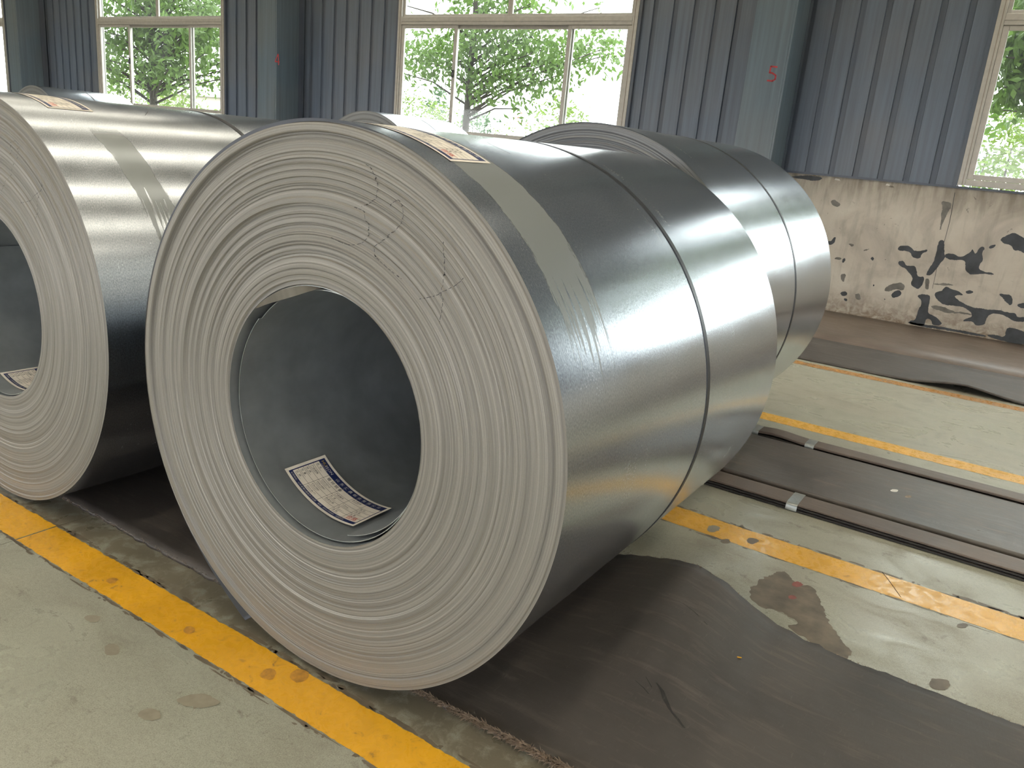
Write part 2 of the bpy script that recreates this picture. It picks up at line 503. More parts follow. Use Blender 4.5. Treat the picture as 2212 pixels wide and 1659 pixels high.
def poly_patch(name, pts3, normal_axis, mat, parent, seed, jitter=0.006, sub=6, off=0.0006):
    """irregular flat patch from an outline in world coordinates, its edge broken up"""
    rnd = random.Random(seed)
    ax = [i for i in range(3) if i != normal_axis]
    P = [np.array([p[ax[0]], p[ax[1]]]) for p in pts3]
    for _ in range(2 if sub > 3 else 1):      # round the corners
        Q = []
        for i in range(len(P)):
            a, b = P[i], P[(i + 1) % len(P)]
            Q += [a * 0.75 + b * 0.25, a * 0.25 + b * 0.75]
        P = Q
    out = []
    jv = 0.0
    for i in range(len(P)):
        a, b = P[i], P[(i + 1) % len(P)]
        L = float(np.hypot(*(b - a)))
        k = max(1, int(L / 0.006))
        nrm = np.array([-(b - a)[1], (b - a)[0]]) / max(L, 1e-6)
        for j in range(k):
            jv = jv * 0.7 + rnd.gauss(0, min(jitter, L * 0.25 + 0.001)) * 0.6
            out.append(a + (b - a) * j / k + nrm * jv)
    lvl = pts3[0][normal_axis] + off
    pts = []
    for q in out:
        v = [0, 0, 0]; v[ax[0]], v[ax[1]], v[normal_axis] = q[0], q[1], lvl
        pts.append(tuple(v))
    from mathutils.geometry import tessellate_polygon
    tris = tessellate_polygon([[Vector((q[0], q[1], 0)) for q in out]])
    return mesh_obj(name, pts, [list(t) for t in tris], mat, parent)

def fl(a, b):   # helper for traced floor stains
    return at(1300 + a / 2.4254, 1000 + b / 2.4254, 2, 0.0)
big = [(890, 590), (960, 560), (990, 600), (1040, 650), (1100, 640), (1140, 720), (1200, 860), (1260, 920), (1310, 1000), (1290, 1040), (1180, 1010), (1080, 930), (1000, 880), (960, 850), (1040, 840), (960, 790), (880, 760), (850, 770), (760, 690), (820, 620)]
poly_patch('floor_stain', [fl(*p) for p in big], 2, M['stain'], floor, 1, 0.005)
for cx, cy, r, mt, sd in ((1020, 635, 26, 'redst', 2), (1000, 705, 18, 'redst', 3), (1770, 1160, 50, 'stain', 4), (1890, 855, 26, 'stain', 5), (790, 410, 28, 'stain', 6), (650, 412, 22, 'stain', 7)):
    poly_patch('floor_stain', [fl(cx + r * 1.2 * math.cos(t), cy + r * 0.6 * math.sin(t)) for t in np.linspace(0, 2 * PI, 10)[:-1]], 2, M[mt], floor, sd, 0.003, 3, 0.0009)
for cx, cy, rx, ry, sd in ((560, 880, 22, 12, 8), (410, 1361, 14, 8, 9), (645, 1462, 24, 15, 10), (579, 1458, 18, 13, 11), (242, 1255, 12, 7, 12), (1540, 1143, 14, 8, 13), (240, 1405, 18, 14, 14), (430, 1515, 50, 16, 15), (325, 1545, 26, 14, 16), (200, 1337, 20, 9, 17)):
    if sd == 8: continue
    poly_patch('worn_spot', [at(cx + rx * math.cos(t), cy + ry * math.sin(t), 2, 0.0) for t in np.linspace(0, 2 * PI, 9)[:-1]], 2, M['ochre' if sd in (9, 10, 11, 12) else 'faint'], floor, sd, 0.004, 3, 0.0014)

# grime and lifted paint along the edges of the yellow lines
def grime(y, x0, x1, n, seed, mat, w=0.008, side=1):   # small scabs beside a line
    r = random.Random(seed); v = []; f = []
    for _ in range(n):
        x = r.uniform(x0, x1); L = r.choice([0.006, 0.009, 0.014, 0.025, 0.05]) * r.uniform(0.6, 1.4); h = w * r.uniform(0.3, 1.2)
        yy = y + side * (h * 0.5 + abs(r.gauss(0, 0.006)))
        k = len(v); m = 9
        for i in range(m):
            t = 2 * PI * i / m; q = r.uniform(0.45, 1.15)
            v.append((x + L * math.cos(t) * q, yy + h * math.sin(t) * q, 0.0004 + 0.00002 * (k % 7)))
        f.append([k + i for i in range(m)])
    o = mesh_obj('line_grime', v, f, mat, floor); o['kind'] = 'stuff'
grime(1.088, -3.6, 0.2, 230, 71, M['stain'], 0.006, -1)
grime(1.212, -3.6, 0.2, 280, 72, M['stain'], 0.008, 1)
grime(2.846, -1.3, 0.6, 70, 73, M['stain'], 0.012, 1)
grime(2.695, -1.3, 0.6, 40, 74, M['stain'], 0.006, -1)
# thin crack across the second yellow line
MB().tube([at(1906, 1236, 2, 0.001), at(1918, 1251, 2, 0.001), at(1934, 1273, 2, 0.001), at(1946, 1290, 2, 0.001)], 0.0012, 0.001, 4).build('floor_crack', M['joint'], floor)

# ------------------------------------------------------------------ back wall: masonry, cladding sheets, windows, columns
wall = MB().box(XL, XR, W, W + 0.24, 0.0, 1.32).build('wall_back', M['plaster'])
tag(wall, 'stained cream plaster dado wall with black peeling patches under blue grey sheeting', kind='structure')

def wp(a, b):
    return at(1700 + a / 3.949, 340 + b / 3.949, 1, W - 0.0015)
PEEL = [
 [(945,765),(990,748),(1050,760),(1080,795),(1130,800),(1195,785),(1200,800),(1150,825),(1140,860),(1100,865),(1060,845),(1060,820),(1020,800),(950,795)],
 [(950,885),(1000,882),(1012,925),(1060,930),(1090,925),(1105,960),(1110,1010),(1140,1020),(1170,1015),(1165,1060),(1140,1110),(1120,1128),(1070,1100),(1055,1070),(1075,1030),(1040,980),(1000,940),(960,920)],
 [(1295,705),(1345,710),(1340,800),(1350,860),(1310,900),(1270,960),(1240,1000),(1200,1010),(1180,1000),(1210,950),(1250,900),(1270,830),(1285,760)],
 [(1345,820),(1430,820),(1460,850),(1510,845),(1560,810),(1590,770),(1600,840),(1650,760),(1690,765),(1665,810),(1675,870),(1640,920),(1640,960),(1700,975),(1770,990),(1760,1005),(1690,990),(1620,1000),(1560,1000),(1515,960),(1530,900),(1500,870),(1440,880),(1350,865)],
 [(1715,765),(1770,740),(1785,750),(1740,780)],
 [(1810,700),(1880,660),(1950,640),(2000,680),(2060,700),(2060,840),(1980,790),(1940,800),(1910,750),(1850,735)],
 [(1115,1175),(1150,1165),(1215,1175),(1225,1200),(1210,1250),(1200,1330),(1250,1350),(1300,1390),(1330,1420),(1290,1440),(1240,1430),(1230,1390),(1205,1375),(1180,1385),(1175,1430),(1150,1440),(1040,1420),(1050,1390),(1090,1390),(1110,1340),(1120,1290),(1150,1260),(1145,1210),(1115,1195)],
 [(1260,1150),(1330,1140),(1350,1095),(1400,1120),(1480,1150),(1510,1180),(1440,1175),(1430,1195),(1500,1240),(1580,1280),(1650,1285),(1720,1300),(1800,1300),(1900,1330),(1950,1330),(1955,1370),(2060,1360),(2060,1400),(1940,1405),(1880,1360),(1800,1330),(1730,1335),(1700,1380),(1680,1430),(1610,1435),(1590,1400),(1540,1400),(1495,1395),(1530,1370),(1590,1360),(1560,1310),(1490,1270),(1420,1265),(1340,1260),(1290,1220),(1265,1190)],
 [(1800,1160),(1860,1170),(1910,1175),(1930,1240),(1905,1270),(1870,1240),(1840,1200)],
 [(1965,1250),(2060,1235),(2060,1295),(1975,1280)],
 [(890,1160),(950,1125),(980,1150),(960,1190),(895,1200)],
 [(1520,1145),(1560,1130),(1600,1150),(1540,1170)],
 [(350,710),(375,715),(400,680),(420,680),(400,740),(355,748)],
 [(465,880),(495,855),(500,880),(475,905)],
 [(712,862),(730,845),(745,862),(730,885)],
 [(450,1150),(510,1140),(515,1180),(470,1185)],
 [(825,1208),(836,1203),(842,1212),(832,1219)], [(733,1085),(745,1083),(746,1098),(736,1100)],
 [(480,1200),(515,1205),(510,1230),(490,1225)],
 [(1680,1515),(1780,1510),(1860,1540),(1870,1450),(1950,1460),(2060,1500),(2060,1610),(1850,1570)],
 [(1040,1400),(1150,1425),(1300,1440),(1500,1480),(1700,1515),(1690,1535),(1400,1480),(1150,1445),(1030,1415)],
 [(20,165),(160,150),(250,160),(315,180),(240,205),(190,195),(60,175)],
]
for i, pl in enumerate(PEEL):
    poly_patch('peeled_patch', [wp(*p) for p in pl], 1, M['peeled'], wall, 100 + i, 0.0022, 5, -0.0)
PEEL2 = [[(370,370),(410,360),(465,400),(430,430),(380,400)], [(570,1165),(625,1160),(630,1220),(590,1210)], [(820,1140),(870,1085),(960,1065),(1010,1090),(1000,1140),(930,1120),(870,1150)],
 [(1310,370),(1400,380),(1400,420),(1370,470),(1330,560),(1300,640),(1310,500),(1330,430)], [(1215,1260),(1330,1270),(1400,1310),(1560,1330),(1590,1350),(1480,1330),(1380,1330),(1260,1300)],
 [(400,860),(450,850),(470,870),(420,875)], [(515,735),(575,740),(555,765)], [(650,790),(720,775),(660,805)], [(455,1000),(505,985),(490,1065),(470,1060)], [(1175,1030),(1220,1040),(1210,1130),(1180,1120)], [(1225,1075),(1380,1075),(1440,1095),(1300,1090)]]
for i, pl in enumerate(PEEL2):
    poly_patch('faded_patch', [wp(*p) for p in pl], 1, M['peeled2'], wall, 160 + i, 0.003, 4, 0.0005)
# crack where two wall panels meet, curls of torn paint under the sheeting
MB().tube([wp(1432, 300), wp(1415, 400), wp(1385, 560), wp(1350, 690), wp(1290, 880), wp(1265, 1010), wp(1240, 1120)], 0.003, 0.002, 4).build('wall_crack', M['peeled'], wall)
for i, (a, b, s) in enumerate(((230, 160, 22), (430, 195, 30), (625, 215, 14), (860, 240, 20), (890, 255, 24))):
    p = wp(a, b); k = s / 1000
    mesh_obj('paint_curl', [(p[0] - k, p[1], p[2]), (p[0] + k, p[1], p[2] - 0.004), (p[0] + k * 0.7, p[1] - k * 0.5, p[2] + 0.012), (p[0] - k * 0.6, p[1] - k * 0.4, p[2] + 0.016)], [(0, 1, 2, 3)], M['whitep'] if i % 2 else M['plaster'], wall)

def sheet_mesh(x0, x1, z0, z1, ribs, y=W + 0.004, h=-0.02):
    """profiled sheet: trapezoidal ribs at the given x, all one outline swept up"""
    prof = [(x0, y)]
    for r in sorted(ribs):
        if r - 0.03 > x0 + 0.001 and r + 0.03 < x1 - 0.001:
            prof += [(r - 0.029, y), (r - 0.025, y - h), (r + 0.025, y - h), (r + 0.029, y)]
            # shallow stiffening swage beside the rib
            q = r + 0.115
            if False: prof += [(q - 0.005, y), (q, y - 0.0015), (q + 0.005, y)]
    prof += [(x1, y)]
    prof = sorted(prof, key=lambda p: p[0])
    v = []; f = []; fm = []
    for i, p in enumerate(prof):
        v += [(p[0], p[1], z0), (p[0], p[1], z1), (p[0], p[1] + 0.03, z0), (p[0], p[1] + 0.03, z1)]
        if i:
            a = 4 * i - 4; b = 4 * i
            f += [(a, b, b + 1, a + 1), (b + 2, a + 2, a + 3, b + 3)]
            g_ = 1 if (p[1] > y + 0.001 and prof[i - 1][1] > y + 0.001) else 0  # groove floors get the darker flashing colour as painted shade
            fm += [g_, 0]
    return v, f, fm
PITCH = 0.2285
def bay_sheets(xa, xb, first, z0, z1):
    """sheets of three ribs each from xa to xb"""
    ribs = []
    k = first
    while k > xa: k -= PITCH
    while k < xb:
        ribs.append(k); k += PITCH
    edges = [xa]
    for i, r in enumerate(ribs):
        if i % 3 == 1 and r - 0.045 > xa + 0.1 and r < xb - 0.1: edges.append(r - 0.045)
    edges.append(xb)
    for i, (a, b) in enumerate(zip(edges[:-1], edges[1:])):
        v, f, fm = sheet_mesh(a, b, z0, z1, ribs, W + 0.012 - 0.004 * (i % 2))
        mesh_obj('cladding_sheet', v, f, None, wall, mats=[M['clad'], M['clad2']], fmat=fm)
WX = [(x, x + WIN_W) for x in WIN_X]
prev = XL
firsts = {0: -22, 1: -16.1, 2: -10.79, 3: -3.061, 4: 4.0}
for i, (a, b) in enumerate(WX):
    nb = {3: -2.322}.get(i)
    if nb:
        bay_sheets(prev, nb - 0.1, -3.061, 1.325, 7.6); bay_sheets(nb - 0.1, a, -2.094, 1.325, 7.6)
    else:
        bay_sheets(prev, a, firsts[i], 1.325, 7.6)
    bay_sheets(a, b, a + 0.1, WIN_TOP, 7.6)
    prev = b
bay_sheets(prev, XR, prev + 0.2, 1.325, 7.6)
# outer skin, sill angle
MB().box(XL, XR, W - 0.012, W + 0.06, 1.315, 1.335).build('sill_flashing', M['clad2'], wall)
MB().box(XL, XR, W + 0.10, W + 0.12, WIN_TOP, 7.6).build('outer_skin', M['wallin'], wall)
prev = XL
for a, b in WX + [(XR, XR)]:
    MB().box(prev, a, W + 0.10, W + 0.12, 1.32, WIN_TOP).build('outer_skin', M['wallin'], wall)
    prev = b

def window(n, x0, x1):
    o = MB()
    y0, y1 = W - 0.035, W + 0.055
    z0, z1 = 1.345, WIN_TOP
    o.box(x0, x0 + 0.062, y0, y1, z0, z1, 0.004).box(x1 - 0.062, x1, y0, y1, z0, z1, 0.004)
    o.box(x0 + 0.062, x1 - 0.062, y0, y1, z0, z0 + 0.055, 0.004).box(x0 + 0.062, x1 - 0.062, y0, y1, z1 - 0.06, z1, 0.004)
    w = o.build('window_%d' % n, M['alu'])
    tag(w, 'aluminium framed sliding window with dusty panes', kind='structure')
    MB().box(x0 + 0.062, x1 - 0.062, W - 0.035, W + 0.05, 2.695, 2.79, 0.006).box(x0 + 0.062, x1 - 0.062, W - 0.04, W - 0.034, 2.735, 2.742).build('transom_rail', M['alu'], w)
    MB().box(x0 + 0.035, x0 + 0.042, W - 0.038, W - 0.034, z0, z1).box(x1 - 0.042, x1 - 0.035, W - 0.038, W - 0.034, z0, z1).build('frame_groove', M['alud'], w)
    MB().box(x0 - 0.035, x0 - 0.001, W - 0.028, W + 0.02, 1.335, z1).build('side_flashing', M['clad2'], w)
    MB().box(x1 + 0.001, x1 + 0.035, W - 0.028, W + 0.02, 1.335, z1).build('side_flashing', M['clad2'], w)
    def sash(a, b, c, d, y, fw):
        s = MB()
        s.box(a, a + fw, y, y + 0.028, c, d, 0.003).box(b - fw, b, y, y + 0.028, c, d, 0.003)
        s.box(a + fw, b - fw, y, y + 0.028, c, c + fw * 0.9, 0.003).box(a + fw, b - fw, y, y + 0.028, d - fw * 0.8, d, 0.003)
        so = s.build('sash', M['alu'], w)
        MB().box(a + fw, b - fw, y + 0.012, y + 0.016, c + fw * 0.9, d - fw * 0.8).build('glass_pane', M['glass'], so)
        return so
    L = x0 + 0.063; R = x1 - 0.063
    m1, m2, mc = x0 + 0.925, x0 + 2.59, x0 + 1.72
    sash(L, m1 + 0.045, 1.402, 2.694, W - 0.022, 0.05)
    sash(m2 - 0.045, R, 1.402, 2.694, W - 0.022, 0.05)
    sash(m1 - 0.02, m2 + 0.02, 1.402, 2.694, W + 0.012, 0.05)
    sash(L, mc - 0.001, 2.791, z1 - 0.061, W - 0.005, 0.034)
    sash(mc + 0.001, R, 2.791, z1 - 0.061, W - 0.005, 0.034)
    MB().box(m1 + 0.005, m1 + 0.032, W - 0.036, W - 0.021, 2.08, 2.17, 0.003).box(m1 + 0.012, m1 + 0.026, W - 0.055, W - 0.036, 2.10, 2.135, 0.003).build('window_latch', M['latch'], w)
    return w
WNAMES = ['far left', 'left', 'middle', 'right', 'unseen right']
for i, (a, b) in enumerate(WX):
    w = window(i + 1, a, b)
    w['label'] = ['sliver of aluminium window at the far left edge of the picture', 'left aluminium sliding window filled with green foliage', 'middle aluminium sliding window showing a slim-trunked tree', 'right aluminium window cut off by the picture edge, above the peeling wall', 'aluminium window further right along the wall'][i]

def text_mesh(body, size):
    cu = bpy.data.curves.new('t', 'FONT')
    cu.body = body; cu.size = size; cu.align_x = 'LEFT'; cu.resolution_u = 2
    o = bpy.data.objects.new('t', cu); C.objects.link(o)
    dg = bpy.context.evaluated_depsgraph_get(); dg.update()
    me = bpy.data.meshes.new_from_object(o.evaluated_get(dg))
    v = np.zeros(len(me.vertices) * 3); me.vertices.foreach_get('co', v)
    f = [list(p.vertices) for p in me.polygons]
    bpy.data.objects.remove(o); bpy.data.curves.remove(cu); bpy.data.meshes.remove(me)
    return v.reshape(-1, 3), f

def column(xr, yf, wd, label, digit=None, dz=2.15):
    """box-clad steel column: xr its right face, yf its front face"""
    o = MB().box(xr - wd, xr, yf, W - 0.02, 0.0, 7.4, 0.004).build('steel_column', M['column'])
    tag(o, label, 'column')
    MB().box(xr - wd + 0.025, xr - 0.02, yf - 0.004, yf - 0.0005, 0.0, 7.4).build('flange_plate', M['column'], o)
    MB().box(xr + 0.0005, xr + 0.004, W - 0.12, W - 0.03, 0.0, 7.4).build('side_flashing', M['clad2'], o)
    if digit:
        mb = MB()
        for st in digit:
            pts = st
            for (ax, az), (bx, bz) in zip(pts[:-1], pts[1:]):
                p = Vector((ax, yf - 0.006, az)); q = Vector((bx, yf - 0.006, bz))
                d = (q - p); nrm = Vector((-d.z, 0, d.x)).normalized() * 0.0075
                e = d.normalized() * 0.004
                n = len(mb.v)
                for s_ in (p - e + nrm, p - e - nrm, q + e - nrm, q + e + nrm): mb.v.append(tuple(s_))
                mb.f.append([n, n + 1, n + 2, n + 3])
        d = mb.build('painted_number', M['redpaint'], o)
        d['label'] = 'faded red hand painted number'
    return o
YC5, YC4 = 8.058, 8.06
def dig(pts, y): return [[(at(px, py, 1, y)[0], at(px, py, 1, y)[2]) for px, py in st] for st in pts]
five = [[(1679, 145), (1666, 143.5), (1663, 157), (1669, 158), (1676, 163), (1675, 171), (1669, 175), (1658, 174)]]
four = [[(601.5, 117), (595, 133), (604, 134)], [(602, 118), (602.5, 140)]]
column(-2.322, YC5, 0.385, 'blue grey steel column with the faded red number 5, right of the middle window', dig(five, YC5))
column(-9.30, YC4, 0.385, 'blue grey steel column with a small faded red 4, left of the middle window', dig(four, YC4))
column(-16.1, YC4, 0.385, 'dark steel column at the far left edge, beside the leftmost window')

# ------------------------------------------------------------------ the rest of the shed (seen only in reflections, lets the daylight in)
wf = MB().box(XL, XR, YF - 0.2, YF, 0.0, 0.8).box(XL, XR, YF - 0.2, YF, 2.5, 7.6).build('wall_front', M['wallin'])
tag(wf, 'pale sheeted wall behind the viewer with long window band', kind='structure')
xx = XL
k = 0
while xx < XR - 0.1:
    MB().box(xx, xx + 1.6, YF - 0.2, YF, 0.8, 2.5).build('wall_pier', M['wallin'], wf)
    xx += 6.5
for nm, x in (('wall_left', XL), ('wall_right', XR)):
    o = MB().box(x - 0.1, x + 0.1, YF, W, 0.0, 10.5).build(nm, M['wallin'])
    tag(o, 'plain sheeted end wall of the shed', kind='structure')
roof = empty('ceiling'); tag(roof, 'sheeted roof with translucent strips', kind='structure')
RIDGE = (YF + W) / 2
def roof_strip(x0, x1, name, mat):
    v = []; 
    for x in (x0, x1):
        v += [(x, YF - 0.2, 7.6), (x, RIDGE, 9.4), (x, W + 0.2, 7.6), (x, YF - 0.2, 7.64), (x, RIDGE, 9.44), (x, W + 0.2, 7.64)]
    f = [(0, 1, 7, 6), (1, 2, 8, 7), (3, 9, 10, 4), (4, 10, 11, 5), (0, 3, 4, 1), (1, 4, 5, 2), (6, 7, 10, 9), (7, 8, 11, 10)]
    if mat is M['sky']:
        mesh_obj(name, v, f, mat, roof)
    else:
        mesh_obj(name, v, f, mat, roof)
x = XL
while x < XR:
    roof_strip(x, min(x + 2.85, XR), 'roof_sheet', M['roof'])
    if x + 2.85 < XR: roof_strip(x + 2.85, min(x + 3.5, XR), 'skylight_strip', M['sky'])
    x += 3.5
for bx in (-16.3, -9.5, -2.52, 4.4, 11.4):
    mb = MB()
    for y0, y1, z0, z1 in ((YF, RIDGE, 7.2, 9.0), (RIDGE, W, 9.0, 7.2)):
        n = len(mb.v)
        for (y, z) in ((y0, z0), (y1, z1)):
            mb.v += [(bx - 0.1, y, z), (bx + 0.1, y, z), (bx + 0.1, y, z + 0.4), (bx - 0.1, y, z + 0.4)]
        for i in range(4):
            j = (i + 1) % 4
            mb.f.append([n + i, n + j, n + 4 + j, n + 4 + i])
    mb.build('roof_rafter', M['steelbeam'], roof)

# ------------------------------------------------------------------ rubber mats on the floor
def grid_sheet(name, xs, ys, zf, th, mat, parent=None, yoff=None):
    """thin slab following height zf(x,y); its underside follows it"""
    nx, ny = len(xs), len(ys)
    v = []
    for s in (1, 0):
        for j, y in enumerate(ys):
            for x in xs:
                yy = y + (yoff(x, j / (ny - 1)) if yoff else 0)
                v.append((x, yy, max(zf(x, y), 0) + (th if s else 0.0005)))
    f = []
    N = nx * ny
    for j in range(ny - 1):
        for i in range(nx - 1):
            a = j * nx + i
            f.append((a, a + 1, a + nx + 1, a + nx)); f.append((N + a, N + a + nx, N + a + nx + 1, N + a + 1))
    for i in range(nx - 1):
        f.append((N + i, N + i + 1, i + 1, i)); a = (ny - 1) * nx + i; f.append((a, a + 1, N + a + 1, N + a))
    for j in range(ny - 1):
        a = j * nx; f.append((a, a + nx, N + a + nx, N + a)); a = j * nx + nx - 1; f.append((N + a, N + a + nx, a + nx, a))
    return mesh_obj(name, v, f, mat, parent, True)

def interp(x, xs, ys): return float(np.interp(x, xs, ys))
HX = [-4, -1.12, -1.0, -0.919, -0.8, -0.72, -0.651, -0.56, -0.497, -0.392, -0.295, -0.2, 3]
HZ = [0, 0.0, 0.030, 0.052, 0.088, 0.108, 0.117, 0.1, 0.07, 0.025, 0.008, 0, 0]
def hump(x, y):
    t = min(1, max(0, (y - 1.36) / 0.84))
    k = 0.10 + 0.90 * t ** 1.15
    shift = (1 - t) * 0.10
    z = interp(x - shift, HX, HZ) * k
    if x < -0.92:      # pressed flat against the coil's underside
        d = abs(x + 1.272)
        gap = 0.665 - 0.651 - 0.0135 + (0.651 - math.sqrt(max(0, 0.651 ** 2 - min(d, 0.65) ** 2)))
        z = min(z, max(0, gap - 0.003))
    return z
rnd = random.Random(5)
wob = [rnd.gauss(0, 0.003) for _ in range(800)]
def mat_edge(x, t):
    i = int((x + 6) * 60) % 800
    return wob[i] * (1 if t in (0.0, 1.0) else 0)
mat = grid_sheet('rubber_mat', list(np.arange(-4.6, 1.2, 0.02)), list(np.linspace(1.327, 2.2, 26)), hump, 0.0125, M['rubber'], None, mat_edge)
tag(mat, 'dark rubber mat with frayed edge, humped beside the nearest coil it lies under', 'mat')
# frayed fibres on both cut edges, each a tiny tuft
def fray(x0, x1, y, n, size, seed, sgn, zf):
    r = random.Random(seed); v = []; f = []
    for i in range(n):
        x = r.uniform(x0, x1); s = size * r.uniform(0.4, 1.5) * (0.35 + 0.65 * min(1, max(0, (x + 1.25) / 0.6)) if x > -1.4 else 0.55)
        z = zf(x, y) + r.uniform(0.002, 0.0135)
        b = Vector((x, y + r.uniform(-0.002, 0.002), z))
        d = Vector((r.gauss(0, 0.7), -sgn * abs(r.gauss(0.9, 0.4)), r.gauss(0.55, 0.5))).normalized() * s
        w = Vector((r.gauss(0, 1), r.gauss(0, 1), r.gauss(0, 1))).normalized() * s * 0.13
        k = len(v)
        q = b + d
        v += [tuple(b + w), tuple(b - w), tuple(q), tuple(b + Vector((0, 0, -s * 0.25)))]
        f += [(k, k + 1, k + 2), (k + 1, k + 3, k + 2), (k + 3, k, k + 2)]
    o = mesh_obj('frayed_edge', v, f, M['fray'], mat)
    o['kind'] = 'stuff'
fray(-1.1, 1.15, 1.328, 12000, 0.017, 3, 1, hump)
fray(-3.2, -1.55, 1.328, 1500, 0.009, 4, 1, hump)
fray(-0.98, 1.1, 2.199, 1500, 0.006, 6, -1, hump)
# torn slit in the mat, little crumbs lying on it
def on_mat(px, py):
    z = 0.013
    for _ in range(12):
        p = at(px, py, 2, z); z = hump(p[0], p[1]) + 0.0128
    p[2] = z + 0.0006
    return p
for st, wd in (([(1418, 1475), (1430, 1492), (1437, 1510), (1448, 1535), (1462, 1552), (1478, 1572)], 0.0055), ([(1372, 1470), (1390, 1486), (1402, 1500)], 0.0016), ([(1475, 1303), (1500, 1322), (1528, 1350)], 0.0013), ([(1395, 1462), (1408, 1485)], 0.0013)):
    v = []; f = []
    r = random.Random(9)
    for i, p in enumerate(st):
        q = on_mat(*p); k = wd * (0.3 + 0.9 * math.sin(PI * min(0.97, (i + 0.4) / len(st)))) 
        v += [(q[0] - k, q[1] + k * r.uniform(-.4, .4), q[2]), (q[0] + k, q[1] + k * r.uniform(-.4, .4), q[2])]
        if i: f.append((2 * i - 2, 2 * i - 1, 2 * i + 1, 2 * i))
    mesh_obj('torn_slit', v, f, M['rubberd'], mat)
p = on_mat(1597, 1421)
cr = MB().box(-0.006, 0.006, -0.002, 0.002, 0, 0.002, 0.0006).build('paint_chip', M['yellow'])
cr.location = (p[0], p[1], p[2]); cr.rotation_euler = (0, 0, 0.4)
tag(cr, 'tiny yellow paint chip lying on the humped rubber mat', 'chip')

# cradle belts under the second row
def bundle(name_label, y0, y1, h, layers, tapes, hz, seed, group):
    root = empty('belt_bundle', (0, (y0 + y1) / 2, 0))
    tag(root, name_label, 'belt')
    xs = list(np.arange(-6.0, 2.6, 0.05))
    r = random.Random(seed)
    th = h / layers
    yc = (y0 + y1) / 2
    for k in range(layers):
        v = []; f = []
        inset = 0.004 * ((k * 7) % 3)
        prof = [(-1, 0.15), (-0.97, 0.0), (0.97, 0.0), (1, 0.15), (1, 0.72), (0.93, 0.94), (0.6, 1.0), (-0.6, 1.0), (-0.93, 0.94), (-1, 0.72)]
        hw = (y1 - y0) / 2 - inset
        for x in xs:
            lift = hz(x) * (k + 1) / layers
            for a, b in prof:
                v.append((x, a * hw, 0.001 + k * th + b * th * 0.93 + lift + (0 if k < layers - 1 else 0.0)))
        n = len(prof)
        for i in range(len(xs) - 1):
            for j in range(n):
                q = (j + 1) % n
                f.append((i * n + j, i * n + q, (i + 1) * n + q, (i + 1) * n + j))
        f.append(list(range(n))); f.append([(len(xs) - 1) * n + j for j in range(n)][::-1])
        mesh_obj('belt_layer', v, f, M['rubber3'] if k == layers - 1 else M['rubberd'], root, False)
    for tx in tapes:
        z = h + hz(tx) + 0.0025
        hw = (y1 - y0) / 2 + 0.0025
        pr = [(-hw, 0.003), (-hw, z - 0.009), (-hw + 0.007, z - 0.002), (-hw + 0.02, z), (hw - 0.02, z), (hw - 0.007, z - 0.002), (hw, z - 0.009), (hw, 0.003)]
        v = []; f = []
        for i, x in enumerate((tx - 0.022, tx - 0.011, tx, tx + 0.011, tx + 0.022)):
            for a, b in pr: v.append((x, a, b + (0.0005 if i % 2 else 0)))
        for i in range(4):
            for j in range(len(pr) - 1):
                f.append((i * 8 + j, i * 8 + j + 1, (i + 1) * 8 + j + 1, (i + 1) * 8 + j))
        t = mesh_obj('tape_band', v, f, M['tape'], root, True)
        t['label'] = 'silver tape band'
    return root
def hz_front(x): return 0.0 if x < -1.1 else 0.004 * min(1, (x + 1.1) / 0.2)
def hz_rear(x): return 0.0 if x < -1.15 else 0.006 + 0.011 * math.exp(-((x + 0.88) / 0.09) ** 2)
bundle('brown belt bundle bound with silver tape, front edge of the second row cradle', 3.150, 3.292, 0.026, 3, (-0.585, 1.2), hz_front, 1, None)
bundle('dark belt bundle bound with two silver tapes, nearer the wall in the second row cradle', 3.955, 4.062, 0.027, 2, (-0.71, -0.985, 1.3), hz_rear, 2, None)
cs = grid_sheet('rubber_sheet', list(np.arange(-6.0, 2.6, 0.1)), [3.327, 3.345, 3.5, 3.65, 3.8, 3.905, 3.915], lambda x, y: 0, 0.0275, M['rubber2'])
tag(cs, 'wide worn grey rubber sheet between the two taped belt bundles', 'mat')
for (px, py, r1, r2, mt) in ((1932, 1060, 9, 3, 'whitep'), (1962, 1073, 8, 3, 'fray')):
    poly_patch('dried_splash', [at(px + r1 * math.cos(t), py + r2 * math.sin(t), 2, 0.0275) for t in np.linspace(0, 2 * PI, 8)[:-1]], 2, M[mt], cs, int(px), 0.002, 3, 0.0006)

# sheets by the wall
def wave(x, y):
    f = max(0, 1 - (y - 6.02) / 0.55)
    zx = interp(x, [-2, -0.75, -0.6, -0.456, -0.34, -0.268, -0.17, -0.093, 0.03, 0.162, 0.3], [0, 0, 0.003, 0.013, 0.033, 0.044, 0.05, 0.038, 0.02, 0.003, 0])
    return zx * f ** 1.4
ds = grid_sheet('rubber_sheet', list(np.arange(-9.0, 3.0, 0.06)), list(6.02 + (0.90 * np.linspace(0, 1, 9) ** 1.3)), wave, 0.012, M['rubber'])
tag(ds, 'dark rubber sheet with its front edge lifted in a wave, beside the orange line', 'mat')
bs = grid_sheet('rubber_sheet', list(np.arange(-14.0, 3.0, 0.5)), [6.925, 7.4, 7.9, 8.3, 8.55], lambda x, y: 0.0, 0.009, M['rubber3'])
tag(bs, 'dusty brown sheet lying along the foot of the plaster wall', 'mat')

